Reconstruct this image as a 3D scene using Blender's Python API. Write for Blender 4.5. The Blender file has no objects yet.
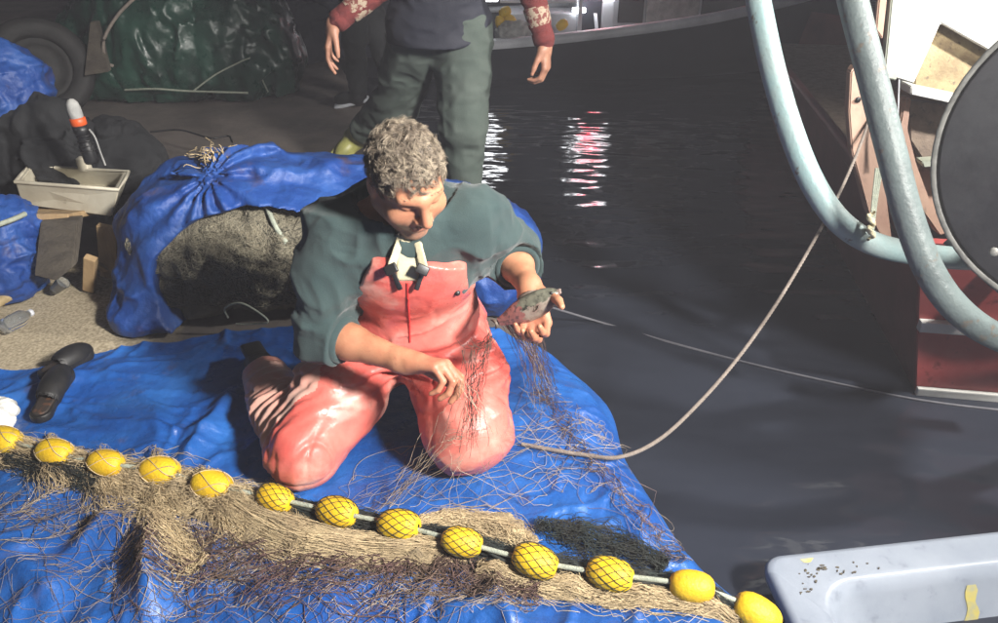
import bpy, math, random
import numpy as np
from mathutils import Vector, Matrix
random.seed(7); RNG = np.random.default_rng(7)
scene = bpy.context.scene
C = scene.collection
# ------------------------------------------------------------------ camera
F_PX, PITCH, CAM_H = 760.0, math.radians(30), 1.5
cam = bpy.data.cameras.new('camera'); cam.sensor_width = 36; cam.sensor_fit = 'HORIZONTAL'
cam.lens = F_PX/998*36; cam.clip_end = 2000; cam.clip_start = .02
cam_o = bpy.data.objects.new('camera', cam); C.objects.link(cam_o)
cam_o.location = (0, 0, CAM_H); cam_o.rotation_euler = (math.pi/2-PITCH, 0, 0)
scene.camera = cam_o
# ------------------------------------------------------------------ night sky
SUN_EL, SUN_AZ = math.radians(-6), math.radians(70)
w = bpy.data.worlds.new('World'); scene.world = w; w.use_nodes = True
nt = w.node_tree; nt.nodes.clear()
sky = nt.nodes.new('ShaderNodeTexSky'); sky.sky_type = 'NISHITA'; sky.sun_disc = False
sky.sun_elevation = SUN_EL; sky.sun_rotation = SUN_AZ; sky.altitude = 0
sky.dust_density = 3.0
bg = nt.nodes.new('ShaderNodeBackground'); bg.inputs['Strength'].default_value = 0.15
out = nt.nodes.new('ShaderNodeOutputWorld')
glow = nt.nodes.new('ShaderNodeBackground'); glow.inputs[0].default_value = (.80, .80, 1.0, 1); glow.inputs[1].default_value = .036   # town glow on the night sky
addb = nt.nodes.new('ShaderNodeAddShader')
nt.links.new(sky.outputs[0], bg.inputs[0]); nt.links.new(bg.outputs[0], addb.inputs[0]); nt.links.new(glow.outputs[0], addb.inputs[1]); nt.links.new(addb.outputs[0], out.inputs[0])
# ------------------------------------------------------------------ exposure
vs = scene.view_settings
vs.view_transform = 'Standard'; vs.look = 'None'; vs.gamma = 1; vs.use_curve_mapping = False
vs.exposure = 0.0
cy = scene.cycles; cy.max_bounces = 6; cy.diffuse_bounces = 2; cy.glossy_bounces = 3; cy.transmission_bounces = 5; cy.volume_bounces = 0
FLOOD_POS = Vector((2.15, -.45, 2.70)); FLOOD_AIM = Vector((-1.0, 2.5, 0.2)); FLOOD_W = 128
# ------------------------------------------------------------------ pixel helpers (photo pixels, 998 x 623)
WATER = -0.5
cP, sP = math.cos(PITCH), math.sin(PITCH)
def ray(x, y):
    u, v = x-499.0, y-311.5
    return np.array([u, F_PX*cP - v*sP, -F_PX*sP - v*cP])
def P(x, y, z=0.0):
    d = ray(x, y); t = (z-CAM_H)/d[2]
    return np.array([d[0]*t, d[1]*t, z])
def PY(x, y, Y):
    d = ray(x, y); t = Y/d[1]
    return np.array([d[0]*t, Y, CAM_H+d[2]*t])
def PD(x, y, depth):
    d = ray(x, y); t = depth/F_PX
    return np.array([d[0]*t, d[1]*t, CAM_H+d[2]*t])
# ------------------------------------------------------------------ object helpers
def link(name, me, m=None, parent=None, smooth=True):
    o = bpy.data.objects.new(name, me); C.objects.link(o)
    if m is not None and not me.materials: me.materials.append(m)
    if smooth: me.polygons.foreach_set('use_smooth', [True]*len(me.polygons))
    if parent is not None:
        o.parent = parent
        o.matrix_parent_inverse = Matrix.Translation(-Vector(parent.location))
    return o
def tag(o, label, cat, group=None):
    o['label'] = label; o['category'] = cat
    if group: o['group'] = group
    return o
def thing(name, label, cat, loc=(0,0,0), group=None):
    o = bpy.data.objects.new(name, None); C.objects.link(o); o.location = Vector(loc); o.empty_display_size = .1
    return tag(o, label, cat, group)
def pydata(verts, faces, name='m'):
    me = bpy.data.meshes.new(name)
    me.from_pydata([tuple(map(float, v)) for v in verts], [], [tuple(map(int, f)) for f in faces]); me.update()
    return me
def npmesh(V, Q, name='m'):
    """V (n,3), Q (m,4) quads, fast"""
    me = bpy.data.meshes.new(name)
    V = np.ascontiguousarray(V, dtype=np.float32); Q = np.ascontiguousarray(Q, dtype=np.int32)
    k = Q.shape[1]
    me.vertices.add(len(V)); me.vertices.foreach_set('co', V.ravel())
    me.loops.add(Q.size); me.loops.foreach_set('vertex_index', Q.ravel())
    me.polygons.add(len(Q)); me.polygons.foreach_set('loop_start', np.arange(len(Q), dtype=np.int32)*k)
    me.update(calc_edges=True); me.validate()
    return me
def grid_mesh(G):
    n, m = G.shape[:2]
    idx = np.arange(n*m).reshape(n, m)
    Q = np.stack([idx[:-1,:-1], idx[1:,:-1], idx[1:,1:], idx[:-1,1:]], -1).reshape(-1, 4)
    return npmesh(G.reshape(-1, 3), Q)
def tubes_mesh(L, r, sides=3, closed_caps=False):
    """L (M,N,3) polylines -> tubes; r scalar, (M,) or (M,N)"""
    L = np.asarray(L, dtype=float)
    if L.ndim == 2: L = L[None]
    M, N = L.shape[:2]
    r = np.broadcast_to(np.asarray(r, dtype=float).reshape((-1,)+(1,)*(1 if np.ndim(r) < 2 else 0)) if np.ndim(r) < 2 else r, (M, N))
    T = np.gradient(L, axis=1); T /= np.linalg.norm(T, axis=2, keepdims=True)+1e-9
    ref = np.where(np.abs(T[..., 2:3]) > .9, np.array([1., 0, 0]), np.array([0, 0, 1.]))
    if sides > 5:                                           # stable frame for thick pipes
        ref = np.broadcast_to(np.array([.31, .52, .8]), T.shape)
    A = np.cross(T, ref); A /= np.linalg.norm(A, axis=2, keepdims=True)+1e-9
    B = np.cross(T, A)
    ang = np.arange(sides)*2*math.pi/sides
    R = L[:, :, None, :] + r[:, :, None, None]*(np.cos(ang)[None, None, :, None]*A[:, :, None, :] + np.sin(ang)[None, None, :, None]*B[:, :, None, :])
    idx = np.arange(M*N*sides).reshape(M, N, sides)
    a = idx[:, :-1, :]; b = idx[:, 1:, :]
    Q = np.stack([a, np.roll(a, -1, 2), np.roll(b, -1, 2), b], -1).reshape(-1, 4)
    return npmesh(R.reshape(-1, 3), Q)
def smooth_path(pts, n):
    """Catmull-Rom through pts, n samples"""
    p = np.asarray(pts, dtype=float); k = len(p)
    q = np.vstack([2*p[0]-p[1], p, 2*p[-1]-p[-2]])
    t = np.linspace(0, k-1-1e-6, n); i = t.astype(int); f = (t-i)[:, None]
    p0, p1, p2, p3 = q[i], q[i+1], q[i+2], q[i+3]
    return .5*((2*p1)+(-p0+p2)*f+(2*p0-5*p1+4*p2-p3)*f**2+(-p0+3*p1-3*p2+p3)*f**3)
def box_mesh(c, half, M=None, bev=0.0):
    import bmesh
    bm = bmesh.new(); bmesh.ops.create_cube(bm, size=2)
    for v in bm.verts: v.co = Vector((v.co.x*half[0], v.co.y*half[1], v.co.z*half[2]))
    if bev: bmesh.ops.bevel(bm, geom=list(bm.edges), offset=bev, segments=2, affect='EDGES', profile=.6)
    if M is not None: bmesh.ops.transform(bm, matrix=M.to_4x4(), verts=bm.verts)
    bmesh.ops.translate(bm, vec=Vector(c), verts=bm.verts)
    me = bpy.data.meshes.new('b'); bm.to_mesh(me); bm.free(); return me
def slab(front, back):
    """prism between two equal-length vertex loops"""
    n = len(front)
    F = [list(range(n))[::-1], list(range(n, 2*n))]
    for i in range(n):
        j = (i+1) % n; F.append([i, j, n+j, n+i])
    return pydata(list(front)+list(back), F)
def slab_px(px, depth, thick, bev=.004):
    import bmesh
    d = depth if hasattr(depth, '__len__') else [depth]*len(px)
    f = [PD(x, y, dd) for (x, y), dd in zip(px, d)]
    me = slab(f, [p+np.array([0, thick, 0]) for p in f])
    bm = bmesh.new(); bm.from_mesh(me); bmesh.ops.recalc_face_normals(bm, faces=bm.faces)
    if bev: bmesh.ops.bevel(bm, geom=list(bm.edges), offset=bev, segments=2, affect='EDGES')
    bm.to_mesh(me); bm.free(); return me
def lathe(profile, n=24, M=None, c=(0,0,0)):
    """profile list of (r,z)"""
    V, Q = [], []
    k = len(profile)
    for i in range(n):
        a = 2*math.pi*i/n
        for r, z in profile: V.append((r*math.cos(a), r*math.sin(a), z))
    for i in range(n):
        for j in range(k-1):
            i2 = (i+1) % n; Q.append((i*k+j, i2*k+j, i2*k+j+1, i*k+j+1))
    V = np.array(V)
    if M is not None: V = V @ np.array(M.to_3x3()).T
    return npmesh(V+np.array(c), np.array(Q))
# ------------------------------------------------------------------ numpy noise
def vnoise(p, seed=0):
    p = np.asarray(p, dtype=np.float32); i = np.floor(p).astype(np.int64); f = p-i
    f = f*f*(3-2*f)
    def h(ix, iy, iz):
        n = (ix*374761393+iy*668265263+iz*2147483647+seed*974634777) & 0x7fffffff
        n = ((n ^ (n >> 13))*1274126177) & 0x7fffffff
        n = (n ^ (n >> 16))
        return (n & 0xffff).astype(np.float32)/32767.5-1
    r = 0
    for dx in (0, 1):
        wx = f[..., 0] if dx else 1-f[..., 0]
        for dy in (0, 1):
            wy = f[..., 1] if dy else 1-f[..., 1]
            for dz in (0, 1):
                wz = f[..., 2] if dz else 1-f[..., 2]
                r = r+wx*wy*wz*h(i[..., 0]+dx, i[..., 1]+dy, i[..., 2]+dz)
    return r
def fbm(p, o=3, seed=0):
    r, a = 0, 1.0
    for k in range(o): r = r+a*vnoise(p*2.03**k+k*7.1, seed+k); a *= .5
    return r
def ridge(p, seed=0): return 1-2*np.abs(vnoise(p, seed))
# ------------------------------------------------------------------ signed-distance surfaces
def rc(a, b, r1, r2):
    a = np.asarray(a, np.float32); b = np.asarray(b, np.float32); ab = b-a; L = float(ab@ab)+1e-9
    def f(p):
        t = np.clip(((p-a)@ab)/L, 0, 1)
        return np.linalg.norm(p-a-t[..., None]*ab, axis=-1)-(r1+(r2-r1)*t)
    return f
def ell(c, r, M=None):
    c = np.asarray(c, np.float32); r = np.asarray(r, np.float32)
    Mi = np.eye(3, dtype=np.float32) if M is None else np.asarray(M, np.float32)      # columns are axes
    def f(p):
        q = (p-c)@Mi
        k0 = np.linalg.norm(q/r, axis=-1); k1 = np.linalg.norm(q/(r*r), axis=-1)+1e-6
        return k0*(k0-1)/k1
    return f
def rbox(c, h, rad=0.01, M=None):
    c = np.asarray(c, np.float32); h = np.asarray(h, np.float32)-rad
    Mi = np.eye(3, dtype=np.float32) if M is None else np.asarray(M, np.float32)
    def f(p):
        q = np.abs((p-c)@Mi)-h
        return np.linalg.norm(np.maximum(q, 0), axis=-1)+np.minimum(q.max(-1), 0)-rad
    return f
def plane(c, n):
    c = np.asarray(c, np.float32); n = np.asarray(n, np.float32); n = n/np.linalg.norm(n)
    return lambda p: (p-c)@n
class S:
    def __init__(s): s.ops = []; s.disp = None; s.post = []; s.margin = .014
    def add(s, f, k=.02, off=0.0): s.ops.append(('a', f, k, off)); return s
    def sub(s, f, k=.01, off=0.0): s.ops.append(('s', f, k, off)); return s
    def cut(s, f, k=.004): s.post.append(f); return s                    # keep f<0
    def mesh(s, lo, hi, h, B=8):
        lo = np.asarray(lo, np.float32); hi = np.asarray(hi, np.float32)
        nb = np.ceil((hi-lo)/(B*h)).astype(int)
        bi = np.stack(np.meshgrid(*[np.arange(n) for n in nb], indexing='ij'), -1).reshape(-1, 3)
        cen = lo+(bi+.5)*B*h; R = B*h*.87
        cen = cen.astype(np.float32)
        def full(p):
            d = np.full(p.shape[:-1], 1.0, np.float32)
            for op, f, k, off in s.ops:
                e = f(p)-off
                if op == 'a':
                    hh = np.maximum(k-np.abs(d-e), 0)/k; d = np.minimum(d, e)-hh*hh*k*.25
                else:
                    e = -e; hh = np.maximum(k-np.abs(d-e), 0)/k; d = np.maximum(d, e)+hh*hh*k*.25
            for f in s.post: d = np.maximum(d, f(p))
            return d
        act = np.abs(full(cen)) < R*1.2+s.margin
        bi, cen = bi[act], cen[act]
        off3 = np.stack(np.meshgrid(*[np.arange(B+1)]*3, indexing='ij'), -1).reshape(-1, 3)
        PTS = (lo+(bi[:, None, :]*B+off3[None])*h).astype(np.float32)
        D = np.full(PTS.shape[:2], 1.0, np.float32)
        for op, f, k, off in s.ops:
            sel = np.where(f(cen)-off < 2.6*R+2*k+.02)[0]
            if len(sel) == 0: continue
            e = f(PTS[sel])-off; d = D[sel]
            if op == 'a':
                hh = np.maximum(k-np.abs(d-e), 0)/k; D[sel] = np.minimum(d, e)-hh*hh*k*.25
            else:
                e = -e; hh = np.maximum(k-np.abs(d-e), 0)/k; D[sel] = np.maximum(d, e)+hh*hh*k*.25
        if s.disp is not None:
            near = np.abs(D) < 2.2*h+.010+s.margin
            D[near] += s.disp(PTS[near])
        for f in s.post: D = np.maximum(D, f(PTS))
        D = D.reshape(-1, B+1, B+1, B+1)
        big = (nb*B+4).astype(np.int64)
        def key(c): return (c[..., 0]*big[1]+c[..., 1])*big[2]+c[..., 2]
        neg = D < 0
        cs = neg[:, :-1, :-1, :-1].astype(np.int8)
        corners = [(x, y, z) for x in (0, 1) for y in (0, 1) for z in (0, 1)]
        cnt = sum(neg[:, x:B+x, y:B+y, z:B+z].astype(np.int8) for x, y, z in corners)
        b, i, j, k_ = np.where((cnt > 0) & (cnt < 8))
        loc = np.stack([i, j, k_], -1)
        acc = np.zeros((len(b), 3), np.float32); num = np.zeros(len(b), np.float32)
        val = {c: D[b, i+c[0], j+c[1], k_+c[2]] for c in corners}
        for c in corners:
            for ax in range(3):
                if c[ax] == 0:
                    c2 = list(c); c2[ax] = 1; c2 = tuple(c2)
                    v0, v1 = val[c], val[c2]; m = (v0 < 0) != (v1 < 0)
                    t = np.where(m, v0/(v0-v1+1e-12), 0)
                    p = np.tile(np.array(c, np.float32), (len(b), 1)); p[:, ax] += t
                    acc += p*m[:, None]; num += m
        cell = bi[b]*B+loc
        V = lo+(cell+acc/num[:, None])*h
        kk = key(cell.astype(np.int64)); order = np.argsort(kk); ks = kk[order]
        quads = []
        for ax in range(3):
            o = [0, 0, 0]; o[ax] = 1
            n0 = neg[:, :B, :B, :B]; n1 = neg[:, o[0]:B+o[0], o[1]:B+o[1], o[2]:B+o[2]]
            b2, i2, j2, k2 = np.where(n0 != n1)
            base = (bi[b2]*B+np.stack([i2, j2, k2], -1)).astype(np.int64)
            fl = n0[b2, i2, j2, k2]
            a1, a2 = (ax+1) % 3, (ax+2) % 3
            ids, ok = [], np.ones(len(base), bool)
            for s1, s2 in ((0, 0), (-1, 0), (-1, -1), (0, -1)):
                c = base.copy(); c[:, a1] += s1; c[:, a2] += s2
                q = key(c); pos = np.clip(np.searchsorted(ks, q), 0, len(ks)-1)
                ok &= ks[pos] == q; ids.append(order[pos])
            q = np.stack(ids, -1)
            q = np.where(fl[:, None], q, q[:, ::-1])[ok]
            quads.append(q)
        return npmesh(V, np.vstack(quads))
def frame(F, U):
    F = np.asarray(F, float); F /= np.linalg.norm(F); U = np.asarray(U, float)
    U = U-F*(U@F); U /= np.linalg.norm(U); R = np.cross(F, U)
    return np.stack([R, F, U], 1)                              # columns right, forward, up
# ------------------------------------------------------------------ materials
def mat(name, col, rough=.6, col2=None, scale=6, detail=5, mixpos=(.4, .65), bump=0, bscale=60, metal=0, spec=.5,
        col3=None, scale3=25, pos3=(.55, .7), island=0, coat=0, wave=None, sheen=0, trans=0, emit=None, estr=0, stretch=None, rvar=0, alpha=None):
    m = bpy.data.materials.new(name); m.use_nodes = True
    n = m.node_tree.nodes; l = m.node_tree.links; b = n['Principled BSDF']
    b.inputs['Roughness'].default_value = rough; b.inputs['Metallic'].default_value = metal
    b.inputs['Specular IOR Level'].default_value = spec
    if coat: b.inputs['Coat Weight'].default_value = coat; b.inputs['Coat Roughness'].default_value = .12
    if sheen: b.inputs['Sheen Weight'].default_value = sheen
    if trans: b.inputs['Transmission Weight'].default_value = trans
    if emit: b.inputs['Emission Color'].default_value = (*emit, 1); b.inputs['Emission Strength'].default_value = estr
    geo = n.new('ShaderNodeNewGeometry'); vec = geo.outputs['Position']
    if stretch:
        mp = n.new('ShaderNodeMapping'); mp.inputs['Scale'].default_value = stretch
        l.new(vec, mp.inputs['Vector']); vec = mp.outputs['Vector']
    last = None
    def noise(sc, dt=detail, rg=.6):
        t = n.new('ShaderNodeTexNoise'); t.inputs['Scale'].default_value = sc; t.inputs['Detail'].default_value = dt
        t.inputs['Roughness'].default_value = rg; l.new(vec, t.inputs['Vector']); return t
    def ramp(src, a, bb):
        r = n.new('ShaderNodeMapRange'); r.inputs['From Min'].default_value = a; r.inputs['From Max'].default_value = bb
        l.new(src, r.inputs['Value']); return r.outputs['Result']
    def mix(fac, A, Bc):
        x = n.new('ShaderNodeMix'); x.data_type = 'RGBA'
        l.new(fac, x.inputs[0])
        for s_, c_ in ((6, A), (7, Bc)):
            if isinstance(c_, tuple): x.inputs[s_].default_value = (*c_, 1)
            else: l.new(c_, x.inputs[s_])
        return x.outputs[2]
    cur = tuple(col)
    if col2 is not None: cur = mix(ramp(noise(scale).outputs['Fac'], *mixpos), cur, tuple(col2))
    if col3 is not None: cur = mix(ramp(noise(scale3).outputs['Fac'], *pos3), cur, tuple(col3))
    if island:
        hs = n.new('ShaderNodeHueSaturation')
        rr = n.new('ShaderNodeMapRange'); rr.inputs['To Min'].default_value = 1-island; rr.inputs['To Max'].default_value = 1+island
        l.new(geo.outputs['Random Per Island'], rr.inputs['Value']); l.new(rr.outputs['Result'], hs.inputs['Value'])
        if isinstance(cur, tuple): hs.inputs['Color'].default_value = (*cur, 1)
        else: l.new(cur, hs.inputs['Color'])
        cur = hs.outputs['Color']
    if isinstance(cur, tuple): b.inputs['Base Color'].default_value = (*cur, 1)
    else: l.new(cur, b.inputs['Base Color'])
    if rvar:
        rr = n.new('ShaderNodeMapRange'); rr.inputs['From Min'].default_value = .35; rr.inputs['From Max'].default_value = .65
        rr.inputs['To Min'].default_value = max(0, rough-rvar); rr.inputs['To Max'].default_value = min(1, rough+rvar)
        l.new(noise(scale*1.7+3).outputs['Fac'], rr.inputs['Value']); l.new(rr.outputs['Result'], b.inputs['Roughness'])
    if bump:
        bp = n.new('ShaderNodeBump'); bp.inputs['Strength'].default_value = bump; bp.inputs['Distance'].default_value = .01
        l.new(noise(bscale, 6).outputs['Fac'], bp.inputs['Height']); l.new(bp.outputs['Normal'], b.inputs['Normal'])
    return m
MT = {}
MT['tarp'] = mat('blue_tarpaulin', (.009, .070, .29), .36, (.020, .120, .40), 4, bump=.35, bscale=42, col3=(.05, .075, .20), scale3=11, pos3=(.60, .74), rvar=.12)
def creases(m, sc, strength):
    n, l = m.node_tree.nodes, m.node_tree.links; b = n['Principled BSDF']; g = n.new('ShaderNodeNewGeometry')
    nz = n.new('ShaderNodeTexNoise'); nz.inputs['Scale'].default_value = 5; nz.inputs['Detail'].default_value = 3; l.new(g.outputs['Position'], nz.inputs['Vector'])
    mx = n.new('ShaderNodeVectorMath'); mx.operation = 'MULTIPLY_ADD'; mx.inputs[1].default_value = (.22, .22, .22); l.new(nz.outputs['Color'], mx.inputs[0]); l.new(g.outputs['Position'], mx.inputs[2])
    last = b.inputs['Normal'].links[0].from_socket if b.inputs['Normal'].links else None
    for s_ in sc:
        v = n.new('ShaderNodeTexVoronoi'); v.feature = 'F1'; v.distance = 'CHEBYCHEV'; v.inputs['Scale'].default_value = s_; l.new(mx.outputs[0], v.inputs['Vector'])
        bp = n.new('ShaderNodeBump'); bp.inputs['Strength'].default_value = strength; bp.inputs['Distance'].default_value = .05/s_; l.new(v.outputs['Distance'], bp.inputs['Height'])
        if last is not None: l.new(last, bp.inputs['Normal'])
        last = bp.outputs['Normal']
    l.new(last, b.inputs['Normal'])
creases(MT['tarp'], (6.5, 15), .55)
MT['tarp2'] = mat('blue_wrap', (.009, .050, .235), .5, (.022, .085, .31), 7, bump=.6, bscale=34, col3=(.07, .055, .10), scale3=6, pos3=(.58, .72))
creases(MT['tarp2'], (8, 19), .6)
MT['pvc'] = mat('coral_oilskin', (.60, .105, .085), .36, (.67, .21, .165), 4, bump=.16, bscale=60, rvar=.16, col3=(.62, .33, .27), scale3=8, pos3=(.54, .72))
MT['pvcpale'] = mat('faded_oilskin', (.60, .38, .31), .32, (.64, .27, .21), 8, bump=.15, bscale=50)
MT['seam'] = mat('red_seam', (.55, .03, .03), .4)
MT['sweat'] = mat('teal_fleece', (.023, .045, .046), .92, (.034, .059, .058), 9, bump=.25, bscale=320, sheen=.15)
MT['skin'] = mat('skin', (.46, .215, .12), .48, (.40, .165, .09), 22, bump=.12, bscale=220, col3=(.33, .12, .075), scale3=60, pos3=(.6, .8))
def skin_marks(m):
    n, l = m.node_tree.nodes, m.node_tree.links; b = n['Principled BSDF']
    for an, col, mx in (('flush', (.46, .14, .10), .6), ('stubble', (.17, .125, .10), .62)):
        src = b.inputs['Base Color'].links[0].from_socket
        a = n.new('ShaderNodeAttribute'); a.attribute_name = an
        nz = n.new('ShaderNodeTexNoise'); nz.inputs['Scale'].default_value = 160; g = n.new('ShaderNodeNewGeometry'); l.new(g.outputs['Position'], nz.inputs['Vector'])
        mr = n.new('ShaderNodeMapRange'); mr.inputs['From Min'].default_value = .3; mr.inputs['From Max'].default_value = .7; mr.inputs['To Min'].default_value = mx*.5; mr.inputs['To Max'].default_value = mx*1.3; l.new(nz.outputs['Fac'], mr.inputs['Value'])
        mu = n.new('ShaderNodeMath'); mu.operation = 'MULTIPLY'; mu.use_clamp = True; l.new(a.outputs['Fac'], mu.inputs[0]); l.new(mr.outputs[0], mu.inputs[1])
        x = n.new('ShaderNodeMix'); x.data_type = 'RGBA'; l.new(mu.outputs[0], x.inputs[0]); l.new(src, x.inputs[6]); x.inputs[7].default_value = (*col, 1); l.new(x.outputs[2], b.inputs['Base Color'])
skin_marks(MT['skin'])
MT['skin2'] = mat('skin_other', (.42, .21, .135), .5, (.36, .17, .11), 25, bump=.1, bscale=200)
MT['hair'] = mat('grey_hair', (.33, .275, .205), .65, (.13, .098, .07), 30, island=.5)
MT['haircap'] = mat('hair_root', (.075, .06, .048), .8, (.14, .115, .09), 120, bump=.6, bscale=260)
MT['cream'] = mat('cream_cloth', (.56, .50, .33), .8, (.44, .40, .27), 30, bump=.15, bscale=260)
MT['black'] = mat('black_plastic', (.012, .012, .013), .42, (.02, .02, .021), 30)
MT['boot'] = mat('black_rubber', (.008, .008, .009), .5, (.016, .015, .014), 20, bump=.1, bscale=90)
MT['float'] = mat('yellow_float', (.78, .52, .015), .5, (.66, .40, .012), 9, bump=.3, bscale=120, col3=(.36, .24, .05), scale3=38, pos3=(.58, .74))
MT['net_tan'] = mat('tan_net', (.56, .44, .26), .9, (.42, .32, .19), 14, island=.35)
MT['net_core'] = mat('tan_net_bulk', (.36, .28, .165), .95, (.20, .155, .095), 45, bump=1.0, bscale=120)
MT['net_dark'] = mat('dark_net', (.016, .024, .022), .85, (.03, .03, .026), 20, island=.5)
MT['net_purple'] = mat('purple_net', (.085, .045, .042), .85, (.13, .085, .06), 8, island=.5)
MT['net_bulk'] = mat('grey_net_bulk', (.25, .23, .165), .95, (.14, .13, .095), 7, bump=1.0, bscale=130, col3=(.36, .31, .21), scale3=4, pos3=(.52, .66))
MT['net_mauve'] = mat('mauve_net', (.26, .19, .17), .85, (.12, .07, .07), 6, island=.4)
MT['net_grey'] = mat('grey_net', (.42, .38, .275), .92, (.27, .245, .18), 5, island=.4, bump=1.0, bscale=130)
MT['strand'] = mat('pale_strand', (.44, .36, .26), .8, (.24, .17, .12), 6, island=.35)
MT['rope'] = mat('rope', (.32, .27, .23), .85, (.25, .21, .18), 60, bump=.8, bscale=300)
MT['ropepale'] = mat('pale_rope', (.42, .45, .36), .85, (.3, .33, .27), 70, bump=.6, bscale=300)
MT['white'] = mat('white_paint', (.74, .74, .70), .45, (.62, .62, .57), 6, bump=.06, bscale=40)
MT['crate'] = mat('cream_plastic', (.62, .58, .46), .5, (.52, .47, .36), 9, col3=(.30, .26, .19), scale3=22, pos3=(.62, .76), bump=.08, bscale=60)
MT['dinghy'] = mat('pale_blue_fibreglass', (.30, .335, .39), .35, (.245, .28, .335), 4, bump=.06, bscale=40, col3=(.20, .225, .27), scale3=16, pos3=(.6, .75))
MT['yellow_stain'] = mat('yellow_stain', (.55, .47, .14), .5, (.4, .40, .26), 30)
MT['rust_speck'] = mat('dark_speck', (.07, .06, .05), .8, (.13, .11, .07), 60)
MT['hullred'] = mat('red_hull', (.42, .065, .062), .42, (.48, .10, .095), 5, bump=.1, bscale=30, col3=(.12, .02, .02), scale3=14, pos3=(.6, .75))
MT['maroon'] = mat('shaded_red_hull', (.20, .062, .055), .5, (.14, .048, .042), 4, bump=.12, bscale=30)  # shaded side of the red hull, its shade put into the colour
MT['turq'] = mat('chipped_turquoise_paint', (.27, .40, .40), .42, (.30, .36, .35), 5, col3=(.13, .115, .09), scale3=13, pos3=(.61, .66), bump=.25, bscale=60)
MT['shadepipe'] = mat('shaded_grey_green_paint', (.14, .175, .172), .45, (.10, .125, .125), 9, col3=(.14, .12, .095), scale3=18, pos3=(.58, .64), bump=.3, bscale=60)  # shaded face of the second pipe put into the colour; chips are its own
MT['steel'] = mat('dull_steel', (.10, .10, .105), .5, (.065, .065, .07), 8, bump=.12, bscale=40)
MT['rim'] = mat('worn_rim', (.24, .24, .22), .5, (.13, .13, .12), 20)
MT['salmon'] = mat('salmon_wood', (.42, .26, .18), .6, (.34, .19, .13), 6, stretch=(1, 1, .25), bump=.25, bscale=30, col3=(.2, .14, .1), scale3=24, pos3=(.62, .74))
MT['ply'] = mat('worn_plywood', (.46, .36, .19), .7, (.32, .23, .12), 18, bump=.4, bscale=70, col3=(.18, .13, .08), scale3=40, pos3=(.58, .7))
MT['ply2'] = mat('stained_plywood', (.24, .18, .13), .75, (.16, .115, .085), 18, bump=.4, bscale=70, col3=(.10, .075, .06), scale3=40, pos3=(.58, .7))
MT['alu'] = mat('grey_green_frame', (.34, .36, .28), .5, (.28, .30, .24), 14)
MT['wood'] = mat('raw_timber', (.46, .32, .17), .7, (.34, .22, .11), 8, stretch=(4, 4, .5), bump=.3, bscale=60)
MT['darkwood'] = mat('weathered_board', (.10, .085, .065), .85, (.06, .05, .04), 9, stretch=(1, 3, 1), bump=.5, bscale=60)
MT['cane'] = mat('bamboo', (.42, .33, .18), .55, (.30, .22, .11), 16, bump=.2, bscale=60)
MT['cloth_black'] = mat('black_cloth', (.007, .008, .0095), .85, (.013, .014, .016), 9, bump=.3, bscale=160)
MT['navy'] = mat('navy_jacket', (.016, .018, .030), .8, (.024, .026, .038), 9, bump=.2, bscale=150)
MT['olive'] = mat('grey_green_trousers', (.060, .080, .068), .85, (.078, .098, .084), 8, bump=.2, bscale=180)
MT['knit'] = mat('maroon_knit', (.17, .030, .028), .9, (.12, .022, .022), 40, bump=.5, bscale=220)
MT['knitpat'] = mat('beige_knit_pattern', (.42, .33, .24), .9, (.20, .06, .05), 55, mixpos=(.48, .54), bump=.5, bscale=220)
MT['green'] = mat('dark_green_sheet', (.008, .036, .024), .34, (.016, .062, .042), 4, bump=.5, bscale=22, col3=(.006, .014, .012), scale3=3, pos3=(.52, .68), rvar=.1)
MT['tyre'] = mat('tyre_rubber', (.014, .014, .014), .7, (.024, .023, .022), 14, bump=.2, bscale=60)
MT['yboot'] = mat('yellow_green_rubber', (.34, .33, .10), .45, (.26, .26, .08), 16)
MT['orange'] = mat('orange_plastic', (.65, .10, .02), .45)
MT['clear'] = mat('clear_plastic', (.86, .90, .92), .08, trans=.93)
MT['slate'] = mat('dark_hull_paint', (.030, .032, .045), .4, (.022, .024, .034), 2, bump=.08, bscale=12)
MT['farwhite'] = mat('far_white_paint', (.66, .68, .72), .5, (.5, .52, .56), 3)
MT['rag'] = mat('pale_rag', (.42, .42, .40), .9, (.28, .28, .27), 12, bump=.4, bscale=40)
MT['fishback'] = mat('fish_skin', (.16, .16, .12), .3, (.06, .06, .045), 55, spec=.6, col3=(.03, .03, .025), scale3=70, pos3=(.55, .62))
MT['fishbelly'] = mat('fish_belly', (.24, .20, .165), .32, (.16, .10, .085), 34, spec=.6, col3=(.12, .10, .08), scale3=60, pos3=(.56, .66))
MT['fishpink'] = mat('fish_flank_in_net', (.30, .12, .105), .4, (.20, .08, .075), 50, col3=(.10, .05, .05), scale3=90, pos3=(.5, .6))
MT['fin'] = mat('fish_fin', (.12, .09, .07), .5)
MT['lampglass'] = mat('lit_white_lamp', (1, 1, 1), .5, emit=(.95, .97, 1), estr=14)
MT['lampred'] = mat('lit_red_lamp', (1, .1, .1), .5, emit=(1, .04, .10), estr=16)
MT['floodface'] = mat('flood_glass', (1, 1, 1), .5, emit=(1, .97, .92), estr=60)
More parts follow.
